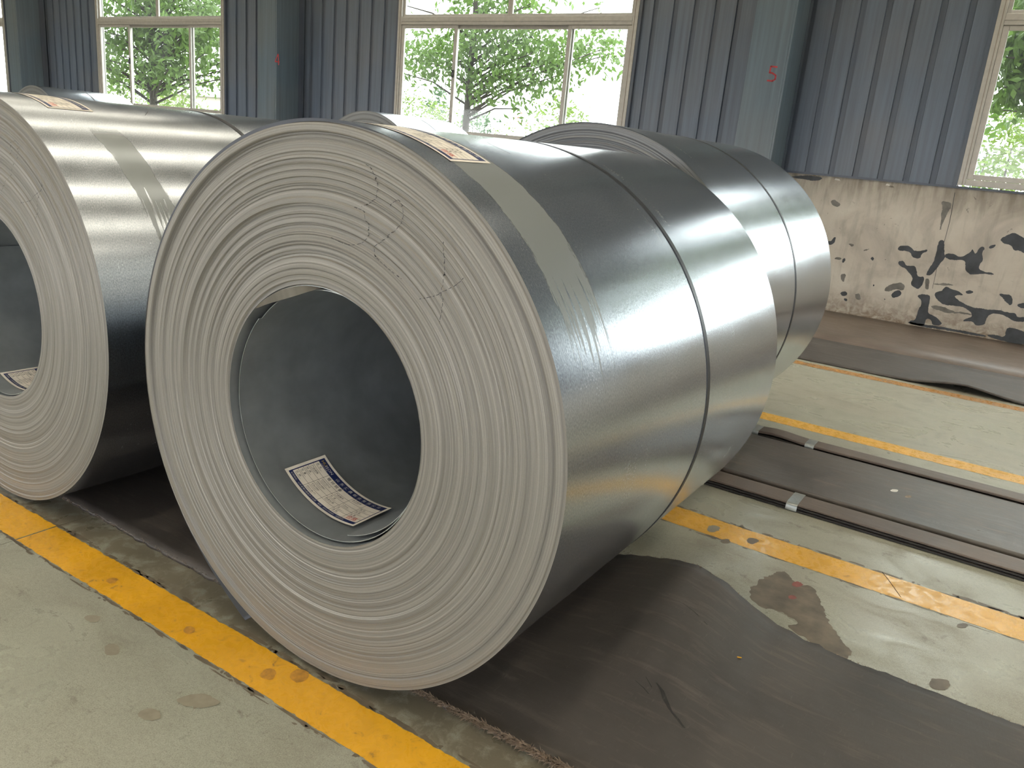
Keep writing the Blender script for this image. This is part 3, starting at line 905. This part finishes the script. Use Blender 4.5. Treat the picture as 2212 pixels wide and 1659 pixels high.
# ------------------------------------------------------------------ coils
def ring_profile(ri, ro, n, seed, amp):
    r = random.Random(seed)
    rr = np.linspace(ri, ro, n)
    off = np.zeros(n)
    i = 0; cur = 0
    while i < n:
        w = max(1, int(r.choice([1, 1, 2, 2, 3, 4, 6, 9]) * n / 260))
        cur = cur * 0.35 + r.gauss(0, amp)
        off[i:i + w] = cur
        i += w
    off += 0.4 * amp * np.sin(rr * 90 + seed)
    return rr, off

def coil(x, y, zc, R, ri, ln, strap_s, seed, seg, nr, label, mat_out, stain_amp=0.0026, mat_edge_=None, group=None, bore_lap=False):
    root = empty('steel_coil', (x, y, zc - R))
    tag(root, label, 'coil', group)
    zo = R            # centre height in local space
    me_edge = mat_edge_ or M['edge']
    # outer wrap: u from -pi..pi, 0 at the top, seam underneath
    ns = 12 if seg > 100 else 4
    v = []; f = []; uv = []
    for i in range(seg + 1):
        t = -PI + 2 * PI * i / seg
        for k in range(ns + 1):
            s = ln * k / ns
            v.append((R * math.sin(t), s, zo + R * math.cos(t))); uv.append((t * R, s))
    for i in range(seg):
        for k in range(ns):
            a = i * (ns + 1) + k
            f.append((a, a + 1, a + ns + 2, a + ns + 1))
    mesh_obj('outer_wrap', v, f, mat_out, root, True, uv)
    # wound faces
    rr, off = ring_profile(ri, R, nr, seed, stain_amp)
    def face(y0, sgn, name):
        v = []; uv = []; f = []
        for i in range(seg):
            t = 2 * PI * i / seg
            A = 0.62 + 0.38 * math.cos(t + 0.35)
            st, ct = math.sin(t), math.cos(t)
            for k in range(nr):
                r_ = rr[k]
                o = off[k] * A
                if r_ > R - 0.007: o = 0.006 * max(0, math.cos(t + 0.9)) + 0.0003
                if k == 0 or k == nr - 1: o = 0.0
                v.append((r_ * st, y0 + sgn * (o if k not in (nr - 1,) else 0), zo + r_ * ct)); uv.append((r_, t / (2 * PI) if i <= seg / 2 else 1 - t / (2 * PI)))
        for i in range(seg):
            j = (i + 1) % seg
            for k in range(nr - 1):
                q = (i * nr + k, j * nr + k, j * nr + k + 1, i * nr + k + 1)
                f.append(q if sgn > 0 else q[::-1])
        mesh_obj(name, v, f, me_edge, root, True, uv)
    face(0.0, 1, 'wound_edge')
    # plain far end
    v = []; f = []
    uv = []
    for i in range(48):
        t = 2 * PI * i / 48
        for r_ in (ri, R): v.append((r_ * math.sin(t), ln, zo + r_ * math.cos(t))); uv.append((r_, 0))
    for i in range(48):
        j = (i + 1) % 48
        f.append((2 * i, 2 * i + 1, 2 * j + 1, 2 * j))
    mesh_obj('far_edge', v, f, me_edge, root, False, uv)
    # bore
    v = []; f = []
    sb = max(48, seg // 2)
    for i in range(sb):
        t = 2 * PI * i / sb
        for s in (0.0, ln): v.append((ri * math.sin(t), s, zo + ri * math.cos(t)))
    for i in range(sb):
        j = (i + 1) % sb
        f.append((2 * i, 2 * j, 2 * j + 1, 2 * i + 1))
    mesh_obj('bore_lining', v, f, M['bore'], root, True)
    # strap round the girth
    def strap_ring(s, w, th, name):
        v = []; f = []
        n = max(64, seg)
        for i in range(n):
            t = 2 * PI * i / n
            for r_, ss in ((R - 0.0002, s - w / 2), (R + th, s - w / 2), (R + th, s + w / 2), (R - 0.0002, s + w / 2)):
                rr_ = min(r_, R + 0.0003) if abs(t - PI) < 0.16 else r_
                v.append((rr_ * math.sin(t), ss, zo + rr_ * math.cos(t)))
        for i in range(n):
            j = (i + 1) % n
            for k in range(3):
                f.append((i * 4 + k, i * 4 + k + 1, j * 4 + k + 1, j * 4 + k))
        o = mesh_obj(name, v, f, M['strap'], root, False)
    strap_ring(strap_s, 0.019, 0.0016, 'steel_strap')
    return root, rr, off

mat_M = m_steel('galvanised_sheet_near', 1, (0.16, 0.50, 0.42, 0.080, 0.232, -0.015))
mat_L = m_steel('galvanised_sheet_left', 4, (0.34, 0.48, 0.50, 0.165, 0.262, 0.10))
mat_C = m_steel('galvanised_sheet_back', 7, None)
RM, RL, RC = 0.651, 0.652, 0.694
main, rrM, offM = coil(-1.2717, 1.2275, 0.6649, RM, 0.3038, 1.381, 0.741, 11, 256, 300, 'nearest large galvanised steel coil, whole wound face in view', mat_M)
left, rrL, offL = coil(-2.744, 1.2262, 0.6655, RL, 0.3022, 1.381, 0.752, 23, 192, 230, 'galvanised steel coil cut off by the left edge of the picture', mat_L)
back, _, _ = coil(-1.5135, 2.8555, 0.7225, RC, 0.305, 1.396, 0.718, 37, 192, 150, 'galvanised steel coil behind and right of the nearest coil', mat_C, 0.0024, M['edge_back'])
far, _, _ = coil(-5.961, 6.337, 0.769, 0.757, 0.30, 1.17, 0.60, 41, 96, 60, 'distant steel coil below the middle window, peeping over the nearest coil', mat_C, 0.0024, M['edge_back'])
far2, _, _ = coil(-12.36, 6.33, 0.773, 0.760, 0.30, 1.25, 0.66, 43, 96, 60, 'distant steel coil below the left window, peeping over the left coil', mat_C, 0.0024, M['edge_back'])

# inner loose laps of the near coil: a spiral strip standing a little off the bore
def inner_lap(root, R, ri, ln, t0, t1, r0, r1, s0, s1, name='inner_lap', n=150, th=0.0009, mat=None, fold=0.0):
    v = []; f = []
    for i in range(n + 1):
        a = i / n
        t = t0 + (t1 - t0) * a
        r_ = r0 + (r1 - r0) * a ** 1.2
        ss = s0 + (s1 - s0) * a
        if fold: ss += fold * math.exp(-((a - 0.93) / 0.03) ** 2)
        for rr_, s in ((r_, ss), (r_, ln - 0.05), (r_ - th, ln - 0.05), (r_ - th, ss)):
            v.append((rr_ * math.sin(t), s, R + rr_ * math.cos(t)))
    for i in range(n):
        for k in range(4):
            q = (k + 1) % 4
            f.append((i * 4 + k, (i + 1) * 4 + k, (i + 1) * 4 + q, i * 4 + q))
    f.append((0, 1, 2, 3)); f.append((n * 4 + 3, n * 4 + 2, n * 4 + 1, n * 4))
    o = mesh_obj(name, v, f, mat or M['bore'], root, False)
    v2 = []; f2 = []
    for i in range(n + 1):
        a = v[i * 4]; b = v[i * 4 + 3]
        t = t0 + (t1 - t0) * i / n
        q = (-math.sin(t) * 0.0009, 0, -math.cos(t) * 0.0009)
        v2 += [(a[0], a[1] - 0.0006, a[2]), (b[0] + q[0], b[1] - 0.0006, b[2] + q[2])]
        if i: f2.append((2 * i - 2, 2 * i, 2 * i + 1, 2 * i - 1))
    mesh_obj('lap_edge', v2, f2, M['tape'], o)
    return o
inner_lap(main, RM, 0.3038, 1.381, math.radians(-42), math.radians(-42 + 352), 0.3030, 0.2925, 0.003, 0.022)
inner_lap(main, RM, 0.3038, 1.381, math.radians(-50), math.radians(-50 + 215), 0.2915, 0.2890, 0.030, 0.034)
inner_lap(left, RL, 0.3022, 1.381, math.radians(-42), math.radians(-42 + 340), 0.3014, 0.2965, 0.002, 0.012)
# crumpled corner of the inmost wrap, catching the light at the upper left of the bore
v = []; f = []
for i in range(13):
    a = i / 12; t = math.radians(-44 + 46 * a)
    w = 0.020 * math.sin(PI * min(1, a * 1.05)) + 0.001
    r_ = 0.3028 - 0.002 * a
    v += [(r_ * math.sin(t), -0.001 + 0.004 * a, RM + r_ * math.cos(t)), ((r_ - w) * math.sin(t), 0.006 + 0.012 * a, RM + (r_ - w) * math.cos(t))]
    if i: f.append((2 * i - 2, 2 * i, 2 * i + 1, 2 * i - 1))
c_ = mesh_obj('bent_corner', v, f, M['edge'], main, True, [(0.3, 0.1 * i) for i in range(len(v))])
# painted-in shade of the recessed outer laps, upper left of the near face
v = []; f = []
for i in range(81):
    a = i / 80; t = math.radians(-82 + 96 * a); w = 0.0008 + 0.0085 * math.sin(PI * a) ** 0.6
    for r_, yy in ((RM + 0.0002, -0.0008), (RM + 0.0002 - w, -0.0012)): v.append((r_ * math.sin(t), yy, RM + r_ * math.cos(t)))
    if i: f.append((2 * i - 2, 2 * i - 1, 2 * i + 1, 2 * i))
mesh_obj('outer_lap_shade', v, f, M['strap'], main)
# tail end of the outermost wrap, sprung away at the lower left
def tail(root, R, t0, t1, lift, ln, mat, n=30, th=0.0012):
    v = []; f = []; uv = []
    for i in range(n + 1):
        a = i / n; t = t0 + (t1 - t0) * a
        r_ = R + 0.0006 + lift * a ** 2.2
        for rr_, s in ((r_ + th, 0.0), (r_ + th, ln), (r_, ln), (r_, 0.0)):
            v.append((rr_ * math.sin(t), s, R + rr_ * math.cos(t))); uv.append((t * R, s))
    for i in range(n):
        for k in range(4):
            q = (k + 1) % 4
            f.append((i * 4 + k, (i + 1) * 4 + k, (i + 1) * 4 + q, i * 4 + q))
    f.append((0, 1, 2, 3)); f.append((n * 4 + 3, n * 4 + 2, n * 4 + 1, n * 4))
    return mesh_obj('tail_end', v, f, mat, root, True, uv)
tail(main, RM, math.radians(-128), math.radians(-158.5), 0.0265, 1.37, M['strap'])

# marker strokes on the wound faces
def strokes(root, R, sts, rr, off, seed, w=0.0007, on=0.0085, gap=0.0035, name='marker_writing', label=None):
    v = []; f = []
    r = random.Random(seed)
    def yo(x, z):
        q = math.hypot(x, z); t = math.atan2(x, z)
        A = 0.62 + 0.38 * math.cos(t + 0.35)
        i = int(np.clip(np.searchsorted(rr, q), 1, len(rr) - 1))
        return min(off[i - 1], off[i]) * A - 0.0006
    for st in sts:
        # smooth the hand-drawn line
        P = [np.array(p) for p in st]
        fine = []
        for i in range(len(P) - 1):
            p0 = P[max(i - 1, 0)]; p1 = P[i]; p2 = P[i + 1]; p3 = P[min(i + 2, len(P) - 1)]
            for k in range(12):
                t = k / 12
                fine.append(0.5 * ((2 * p1) + (p2 - p0) * t + (2 * p0 - 5 * p1 + 4 * p2 - p3) * t ** 2 + (3 * p1 - p0 - 3 * p2 + p3) * t ** 3))
        fine.append(P[-1])
        acc = 0
        for a, b in zip(fine[:-1], fine[1:]):
            d = b - a; L = float(np.hypot(*d)); acc += L
            if L < 1e-6 or (acc % (on + gap)) > on: continue
            nn = np.array([-d[1], d[0]]) / L * w * r.uniform(0.6, 1.2)
            n0 = len(v)
            for p in (a + nn, a - nn, b - nn, b + nn):
                v.append((p[0], yo(*p), R + p[1]))
            f.append((n0, n0 + 1, n0 + 2, n0 + 3))
    o = mesh_obj(name, v, f, M['ink'], root)
    o['label'] = label or 'thin dashed black marker strokes'
PEN = [[(0.119, 0.5702), (0.1356, 0.5627), (0.1477, 0.5459), (0.1548, 0.5287), (0.1531, 0.5168), (0.1499, 0.5074), (0.1355, 0.4977), (0.1146, 0.4871)],
[(0.0955, 0.484), (0.124, 0.4771), (0.1313, 0.4594), (0.1324, 0.4391), (0.1282, 0.4226), (0.1018, 0.4086), (0.069, 0.406), (0.031, 0.4143)],
[(0.1874, 0.4962), (0.1966, 0.5035), (0.2082, 0.5102), (0.2169, 0.504), (0.2237, 0.4914), (0.2212, 0.4759), (0.2117, 0.4567), (0.1981, 0.4431), (0.1709, 0.4256), (0.1505, 0.4098), (0.1511, 0.3995), (0.1579, 0.3911), (0.1928, 0.3729), (0.2269, 0.3577)],
[(0.3265, 0.4451), (0.3315, 0.4122), (0.3334, 0.3768), (0.3346, 0.3498), (0.3331, 0.3268), (0.3305, 0.2894)],
[(0.3817, 0.3846), (0.3633, 0.3682), (0.3454, 0.3562), (0.3314, 0.3475), (0.3093, 0.3363), (0.275, 0.3248)]]
for k, grp in enumerate((PEN[0:2], PEN[2:3], PEN[3:5])):
    strokes(main, RM, grp, rrM, offM, k)
LPEN = [[(0.1324, 0.3667), (0.1707, 0.4014), (0.2282, 0.463), (0.2541, 0.4959), (0.2442, 0.5143), (0.221, 0.514), (0.198, 0.4696)],
[(0.2483, 0.3442), (0.2888, 0.3565), (0.3297, 0.3778), (0.3655, 0.4033), (0.3719, 0.4141)], [(0.3666, 0.4111), (0.3415, 0.3725), (0.3221, 0.3247), (0.3166, 0.3043)]]
for k, st in enumerate(LPEN):
    strokes(left, RL, [st], rrL, offL, 7 + k, 0.0007)

# printed stickers, bent onto the steel. u runs along the text (metres), w up the text
LW, LH = 0.265, 0.140
def label_layout():
    """(material, verts2d, faces, layer)"""
    out = []
    def rect(m, a, b, c, d, lay=1):
        nx = max(1, int((b - a) / 0.006))
        vv = []; ff = []
        for i in range(nx + 1):
            uu = a + (b - a) * i / nx
            vv += [(uu, c), (uu, d)]
            if i: ff.append((2 * i - 2, 2 * i, 2 * i + 1, 2 * i - 1))
        out.append((m, np.array(vv), ff, lay))
    def text(m, s, x, y, size, lay=3, sx=1.0):
        v, f = text_mesh(s, size)
        if len(v) == 0: return
        v = v[:, :2] * np.array([sx, 1.0]) + np.array([x, y])
        out.append((m, v, f, lay))
    rect('paper', 0, LW, 0, LH, 0)
    b0, b1 = 0.008, LW - 0.008
    rect('navy', b0, b1, LH - 0.030, LH - 0.008)          # heading band
    rect('navy', b0, b1, 0.008, 0.020)                    # foot band
    rect('navy', b0, b0 + 0.003, 0.020, LH - 0.030); rect('navy', b1 - 0.003, b1, 0.020, LH - 0.030)
    rows = [0.020, 0.0375, 0.055, 0.0725, 0.090, 0.110]
    cols = [b0 + 0.003, 0.060, 0.115, 0.160, 0.205, b1 - 0.003]
    for r_ in rows[1:-1]: rect('blackp', cols[0], cols[-1], r_ - 0.0004, r_ + 0.0004)
    for c_ in cols[1:-1]: rect('blackp', c_ - 0.0004, c_ + 0.0004, rows[0], rows[-1])
    text('yellowp', 'HU', 0.013, LH - 0.0235, 0.0135); text('whitep', 'ISON', 0.0315, LH - 0.0235, 0.0135)
    text('whitep', 'HUISON STEEL', 0.020, LH - 0.0290, 0.0042)
    for i, ch in enumerate('山东汇鑫板业有限公司'):
        text('whitep', ch, 0.079 + i * 0.0168, LH - 0.0225, 0.0118)
        text('whitep', 'SHAN DONG'[i % 9], 0.082 + i * 0.0168, LH - 0.0285, 0.004)
    text('whitep', '公司地址：山东省博兴县店子工业园    电话：0543-2760060    全国热线', 0.013, 0.0115, 0.0066)
    grid = [['品  名', '镀 锌 钢 卷', '', '执行标准', ''],
            ['产品规格', 'DX51D+Z', '产品编号', '', '镀 层'],
            ['材  质', 'N06-H061', '长  度', '1.2mm', '净 重'],
            ['包  重', '0.5x1000', '表面处理', '无', '毛 重'],
            ['日  期', '2022-06-11', '', '质 检', '']]
    for ri_, row in enumerate(grid):
        top = rows[-1 - ri_]
        for ci, s in enumerate(row):
            if not s: continue
            if ri_ == 0 and ci == 1:
                text('blackp', s, cols[1] + 0.006, top - 0.0130, 0.0115)
            else:
                text('blackp', s, cols[ci] + 0.004, top - 0.0098, 0.0074)
                rect('blackp', cols[ci] + 0.005, cols[ci] + 0.030, top - 0.0128, top - 0.0123, 2)
                rect('blackp', cols[ci] + 0.005, cols[ci] + 0.026, top - 0.0143, top - 0.0139, 2)
    text('redp', '合格', 0.212, 0.026, 0.017)
    rect('redp', 0.210, 0.250, 0.0245, 0.0252, 2); rect('redp', 0.210, 0.250, 0.0405, 0.0412, 2)
    return out
LAYOUT = label_layout()
def sticker(root, R, r_, outside, t_start, s0, flip=1):
    order = ['paper', 'navy', 'blackp', 'whitep', 'yellowp', 'redp']
    base_v = []; base_f = []; pv = []; pf = []; pm = []
    sg = 1 if outside else -1
    def place(p, lay):
        rad = r_ + sg * (0.0010 + 0.00022 * lay)
        t = t_start + sg * p[0] / r_
        return (rad * math.sin(t), s0 + p[1], R + rad * math.cos(t))
    for m, v, f, lay in LAYOUT:
        if m == 'paper':
            n = len(base_v); base_v += [place(p, lay) for p in v]; base_f += [[n + i for i in q] for q in f]
        else:
            n = len(pv); pv += [place(p, lay) for p in v]; pf += [[n + i for i in q] for q in f]; pm += [order.index(m) - 1] * len(f)
    b = mesh_obj('paper_label', base_v, base_f, M['paper'], root, True)
    b['label'] = 'white and navy printed paper label'
    mesh_obj('label_print', pv, pf, None, b, False, mats=[M[k] for k in order[1:]], fmat=pm)
sticker(main, RM, 0.2880, False, math.radians(-136.3), 0.083)
sticker(main, RM, RM, True, math.radians(1.3), 0.0765)
sticker(left, RL, RL, True, math.radians(-4.5), 0.112)
sticker(left, RL, 0.2962, False, math.radians(-155.8), 0.062)
# scratch near the top of each front coil
def scratch(root, R, pts, w=0.0009):
    v = []; f = []
    for i, (t, s) in enumerate(pts):
        t = math.radians(t)
        for d in (-w, w): v.append(((R + 0.0005) * math.sin(t), s + d, R + (R + 0.0005) * math.cos(t)))
        if i: f.append((2 * i - 2, 2 * i - 1, 2 * i + 1, 2 * i))
    mesh_obj('scratch', v, f, M['strap'], root)
scratch(main, RM, [(12, 0.385), (14, 0.375), (16, 0.372), (19, 0.378)])
scratch(left, RL, [(10, 0.50), (14, 0.47), (18, 0.43)])

# ------------------------------------------------------------------ outdoors
g = mesh_obj('ground', [(-90, W + 0.3, -0.02), (60, W + 0.3, -0.02), (60, 120, -0.02), (-90, 120, -0.02)], [(0, 1, 2, 3)], M['ground'])
tag(g, 'pale paved yard beyond the windows', kind='structure')
gf = mesh_obj('ground', [(-90, -90, -0.02), (60, -90, -0.02), (60, YF - 0.3, -0.02), (-90, YF - 0.3, -0.02)], [(0, 1, 2, 3)], M['ground'])
tag(gf, 'paved yard behind the viewer', kind='structure')
g2 = mesh_obj('grass_verge', [(-90, 14.5, 0.0), (60, 14.5, 0.0), (60, 40, 0.0), (-90, 40, 0.0)], [(0, 1, 2, 3)], M['grass'])
tag(g2, 'green verge beyond the yard', kind='structure')

def leaf_cloud(r, centers, per, spread, size, droop=0.6):
    v = []; f = []
    for c, sc in centers:
        for _ in range(int(per * sc)):
            p = Vector(c) + Vector((r.gauss(0, spread), r.gauss(0, spread), r.gauss(0, spread * 0.8)))
            L = size * r.uniform(0.65, 1.25)
            d = Vector((r.gauss(0, 0.7), r.gauss(0, 0.7), -droop + r.gauss(0, 0.5))).normalized()
            s = d.cross(Vector((r.gauss(0, 1), r.gauss(0, 1), r.gauss(0, 1)))).normalized() * L * 0.21
            n = d.cross(s).normalized() * L * 0.05
            k = len(v)
            m = p + d * L * 0.42
            v += [tuple(p), tuple(m + s + n), tuple(p + d * L), tuple(m - s + n)]
            f += [(k, k + 1, k + 2), (k, k + 2, k + 3)]
    return v, f
def tree(name, label, x, y, trunk_r, h0, h1, blobs, per, size, leafmat, lean=0.0, seed=1, group=None, spread=0.24, droop=0.7):
    """blobs: (px, py) picture places of leaf masses give heights and sides; here already world (dx, dy, z, scale)"""
    r = random.Random(seed)
    root = empty(name, (x, y, 0)); tag(root, label, 'tree' if name != 'bush' else 'bush', group)
    mb = MB()
    trunk = [(lean * t * h1 * 0.3, 0, t * h1) for t in np.linspace(0, 1, 9)]
    mb.tube(trunk, trunk_r, trunk_r * 0.35, 8)
    mb.build('trunk', M['bark'], root, True)
    br = MB()
    for (dx, dy, z, sc) in blobs:
        zb = max(h0 * 0.9, min(h1 * 0.98, z - 0.35 * math.hypot(dx, dy)))
        bx = lean * zb * 0.3
        if math.hypot(dx - bx, dy) > 0.25:
            br.tube([(bx, 0, zb), ((dx + bx) / 2, dy / 2, (z + zb) / 2 + 0.12), (dx, dy, z)], trunk_r * 0.28, 0.008, 5)
    if br.v and name == 'tree' and h1 > 3.3: br.build('branches', M['bark'], root, True)
    v, f = leaf_cloud(r, [((dx, dy, z), sc) for dx, dy, z, sc in blobs], per, spread, size, droop)
    o = mesh_obj('foliage', v, f, leafmat, root); o['kind'] = 'stuff'
    return root
def blobs_from_px(x, y, pts, r, deep=0.7):
    out = []
    for px, py, sc in pts:
        p = at(px, py, 1, y)
        out.append((p[0] - x, r.uniform(-deep, deep), p[2], sc))
    return out
r0 = random.Random(77)
# tree behind the middle window
TY = 13.0
tx = at(1003, 285, 1, TY)[0]
pts = [(890, 90, 1.1), (905, 130, 1.0), (885, 160, .8), (930, 100, 1.0), (960, 120, 1.1), (985, 75, 1.4), (1010, 90, 1.4), (1040, 70, 1.3), (1075, 80, 1.3), (1110, 75, 1.2), (1150, 80, 1.2), (1190, 90, 1.1),
       (985, 150, 1.3), (975, 190, .8), (1015, 140, 1.4), (1050, 120, 1.5), (1050, 165, 1.2), (1080, 145, 1.4), (1090, 190, 1.1), (1120, 120, 1.4), (1140, 165, 1.0), (1160, 130, 1.2), (1190, 150, 1.1), (1180, 185, .8),
       (1215, 110, 1.2), (1240, 140, .9), (1230, 170, .5), (1260, 105, .8), (1290, 95, .9), (1310, 110, .6), (1330, 120, .3), (1100, 230, .35), (950, 30, .9), (990, 5, 1.1), (1030, 20, 1.2), (1070, 10, 1.2), (1110, 5, .9), (1150, 15, .8), (1190, 20, .5),
       (1050, -40, 1.5), (1000, -50, 1.3), (1100, -60, 1.4), (1030, -110, 1.2), (1080, -120, 1.2), (1290, 15, .15), (885, 15, .5), (1150, -80, 1.0), (960, -70, 1.0)]
tree('tree', 'leafy tree with slim trunk standing outside the middle window', tx, TY, 0.085, 1.9, 5.2, blobs_from_px(tx, TY, pts, r0), 150, 0.135, M['leaf'], 0.05, 21)
# dense tree behind the left window
TY = 12.3
tx1 = at(332, 230, 1, TY)[0]
pts = []
for px in range(225, 500, 24):
    for py in range(-60, 200, 26):
        q = math.hypot((px - 330) / 175.0, (py - 40) / 135.0)
        if q < 1.15 and not (px > 430 and py > 150): pts.append((px + r0.uniform(-9, 9), py + r0.uniform(-9, 9), 1.0 if q < 0.9 else 0.5))
tree('tree', 'dense dark green tree crowding the left window', tx1, TY, 0.11, 1.7, 5.2, blobs_from_px(tx1, TY, pts, r0, 0.9), 80, 0.18, M['leaf'], 0.0, 22)
# tree peeping into the right window
TY = 12.5
pts = [(2205, 60, 1.0), (2180, 75, .9), (2200, 110, 1.3), (2170, 130, .9), (2195, 160, 1.2), (2160, 190, .8), (2200, 200, 1.0), (2150, 230, .25), (2230, 90, 1.4), (2240, 150, 1.4), (2260, 60, 1.2), (2270, 200, 1.0), (2300, 120, 1.4), (2330, 60, 1.2), (2340, 180, 1.2)]
pts += [(2290 + 60 * math.cos(k), 40 + 60 * math.sin(k * 1.7), 1.0) for k in range(14)]
wide = [(0.8 + 4.0 * r0.random(), r0.uniform(-0.7, 0.7), 3.45 + 2.4 * r0.random(), 1.2) for k in range(64)]
tx2 = at(2300, 250, 1, TY)[0]
tree('tree', 'bright green tree whose leaves hang into the right window', tx2, TY, 0.10, 2.2, 5.6, blobs_from_px(tx2, TY, pts, r0, 0.5) + [(a - tx2, b, c, d) for a, b, c, d in wide], 120, 0.17, M['leaf'], 0.0, 23, None, 0.2)
# further trees to the right, seen in the steel's reflections
for k, (xx_, yy_) in enumerate(((9.6, 13.5), (14.4, 12.8), (19.0, 14.0))):
    rb = random.Random(300 + k)
    bl = [(rb.gauss(0, 0.8), rb.gauss(0, 0.6), rb.uniform(2.6, 6.0), 1.0) for _ in range(50)]
    tree('tree', ['leafy tree outside, right of the right window', 'leafy tree outside, second beyond the right window', 'leafy tree outside, third beyond the right window'][k], xx_, yy_, 0.09, 1.9, 5.0, bl, 80, 0.18, M['leaf'], 0, 60 + k)
# bushes and small far trees
def bush(label, px, y, zt, wd, matk, seed, n=26, size=0.16, py=290, per=26, name='bush'):
    p = at(px, py, 1, y)
    zt = at(px, zt, 1, y)[2]
    rb = random.Random(seed)
    bl = [(rb.gauss(0, wd * 0.42), rb.gauss(0, wd * 0.4), zt * (1 - 0.75 * rb.random() ** 1.3), 1.0) for _ in range(n)]
    return tree(name, label, p[0], y, 0.04, 0.3, zt * 0.8, bl, per, size, M[matk], 0, seed, None, wd * 0.2, 0.1)
bush('yellow green bush low in the left pane of the middle window', 895, 22, 215, 1.0, 'leaf2', 31)
bush('yellow green bush low beside the mullion of the middle window', 945, 24, 240, 1.5, 'leaf2', 32)
bush('thin grey green poplar left of the slim trunk', 938, 30, 195, 0.7, 'leaf3', 33, 30, 0.2, name='tree')
bush('thin grey green sapling just right of the slim trunk', 1020, 26, 240, 0.6, 'leaf3', 34)
bush('small dark sapling standing alone in the middle window', 1052, 30, 255, 0.5, 'leaf3', 35, 20)
bush('green bush rising behind the right mullion of the middle window', 1195, 20, 222, 1.1, 'leaf2', 36, 30)
bush('low reddish shrub left of the back coil top', 1165, 32, 262, 1.0, 'leafr', 37, 18)
bush('pale low shrub in the bottom of the middle window', 1085, 38, 274, 0.8, 'leaf2', 38, 14)
bush('light green bush low in the right window', 2170, 19, 255, 1.3, 'leaf2', 39, 46, 0.15, 380, 40)
bush('blue green bush at the left side of the right window', 2120, 23, 268, 0.8, 'leaf3', 40, 24, 0.15, 380)
bush('tall green bush at the right edge of the picture', 2225, 27, 235, 1.2, 'leaf2', 41, 46, 0.15, 380, 40)
bush('yellow green bush low behind the left window', 260, 19, 150, 1.6, 'leaf2', 42, 46, 0.17, 230, 34)
bush('pale spreading bush low at the right of the left window', 395, 16, 165, 1.3, 'leaf2', 43, 40, 0.16, 230, 30)
bush('yellow green bush beneath the dense tree', 330, 23, 165, 1.2, 'leaf2', 44, 34, 0.16, 230)
# low far building in the left window
p = at(470, 235, 1, 42)
bd = MB().box(-9, 6, 0, 6, 0, 3.0).build('low_building', M['far']); bd.location = (p[0], 42, 0)
tag(bd, 'low grey building with white pillars far behind the left window', 'building')
for k in range(9):
    MB().box(-8.6 + k * 1.75, -8.3 + k * 1.75, -0.12, -0.01, 0, 2.7).build('pillar', M['farw'], bd)
MB().box(-9.2, 6.2, -0.3, 6.2, 3.0, 3.25).build('roof_slab', M['farw'], bd)
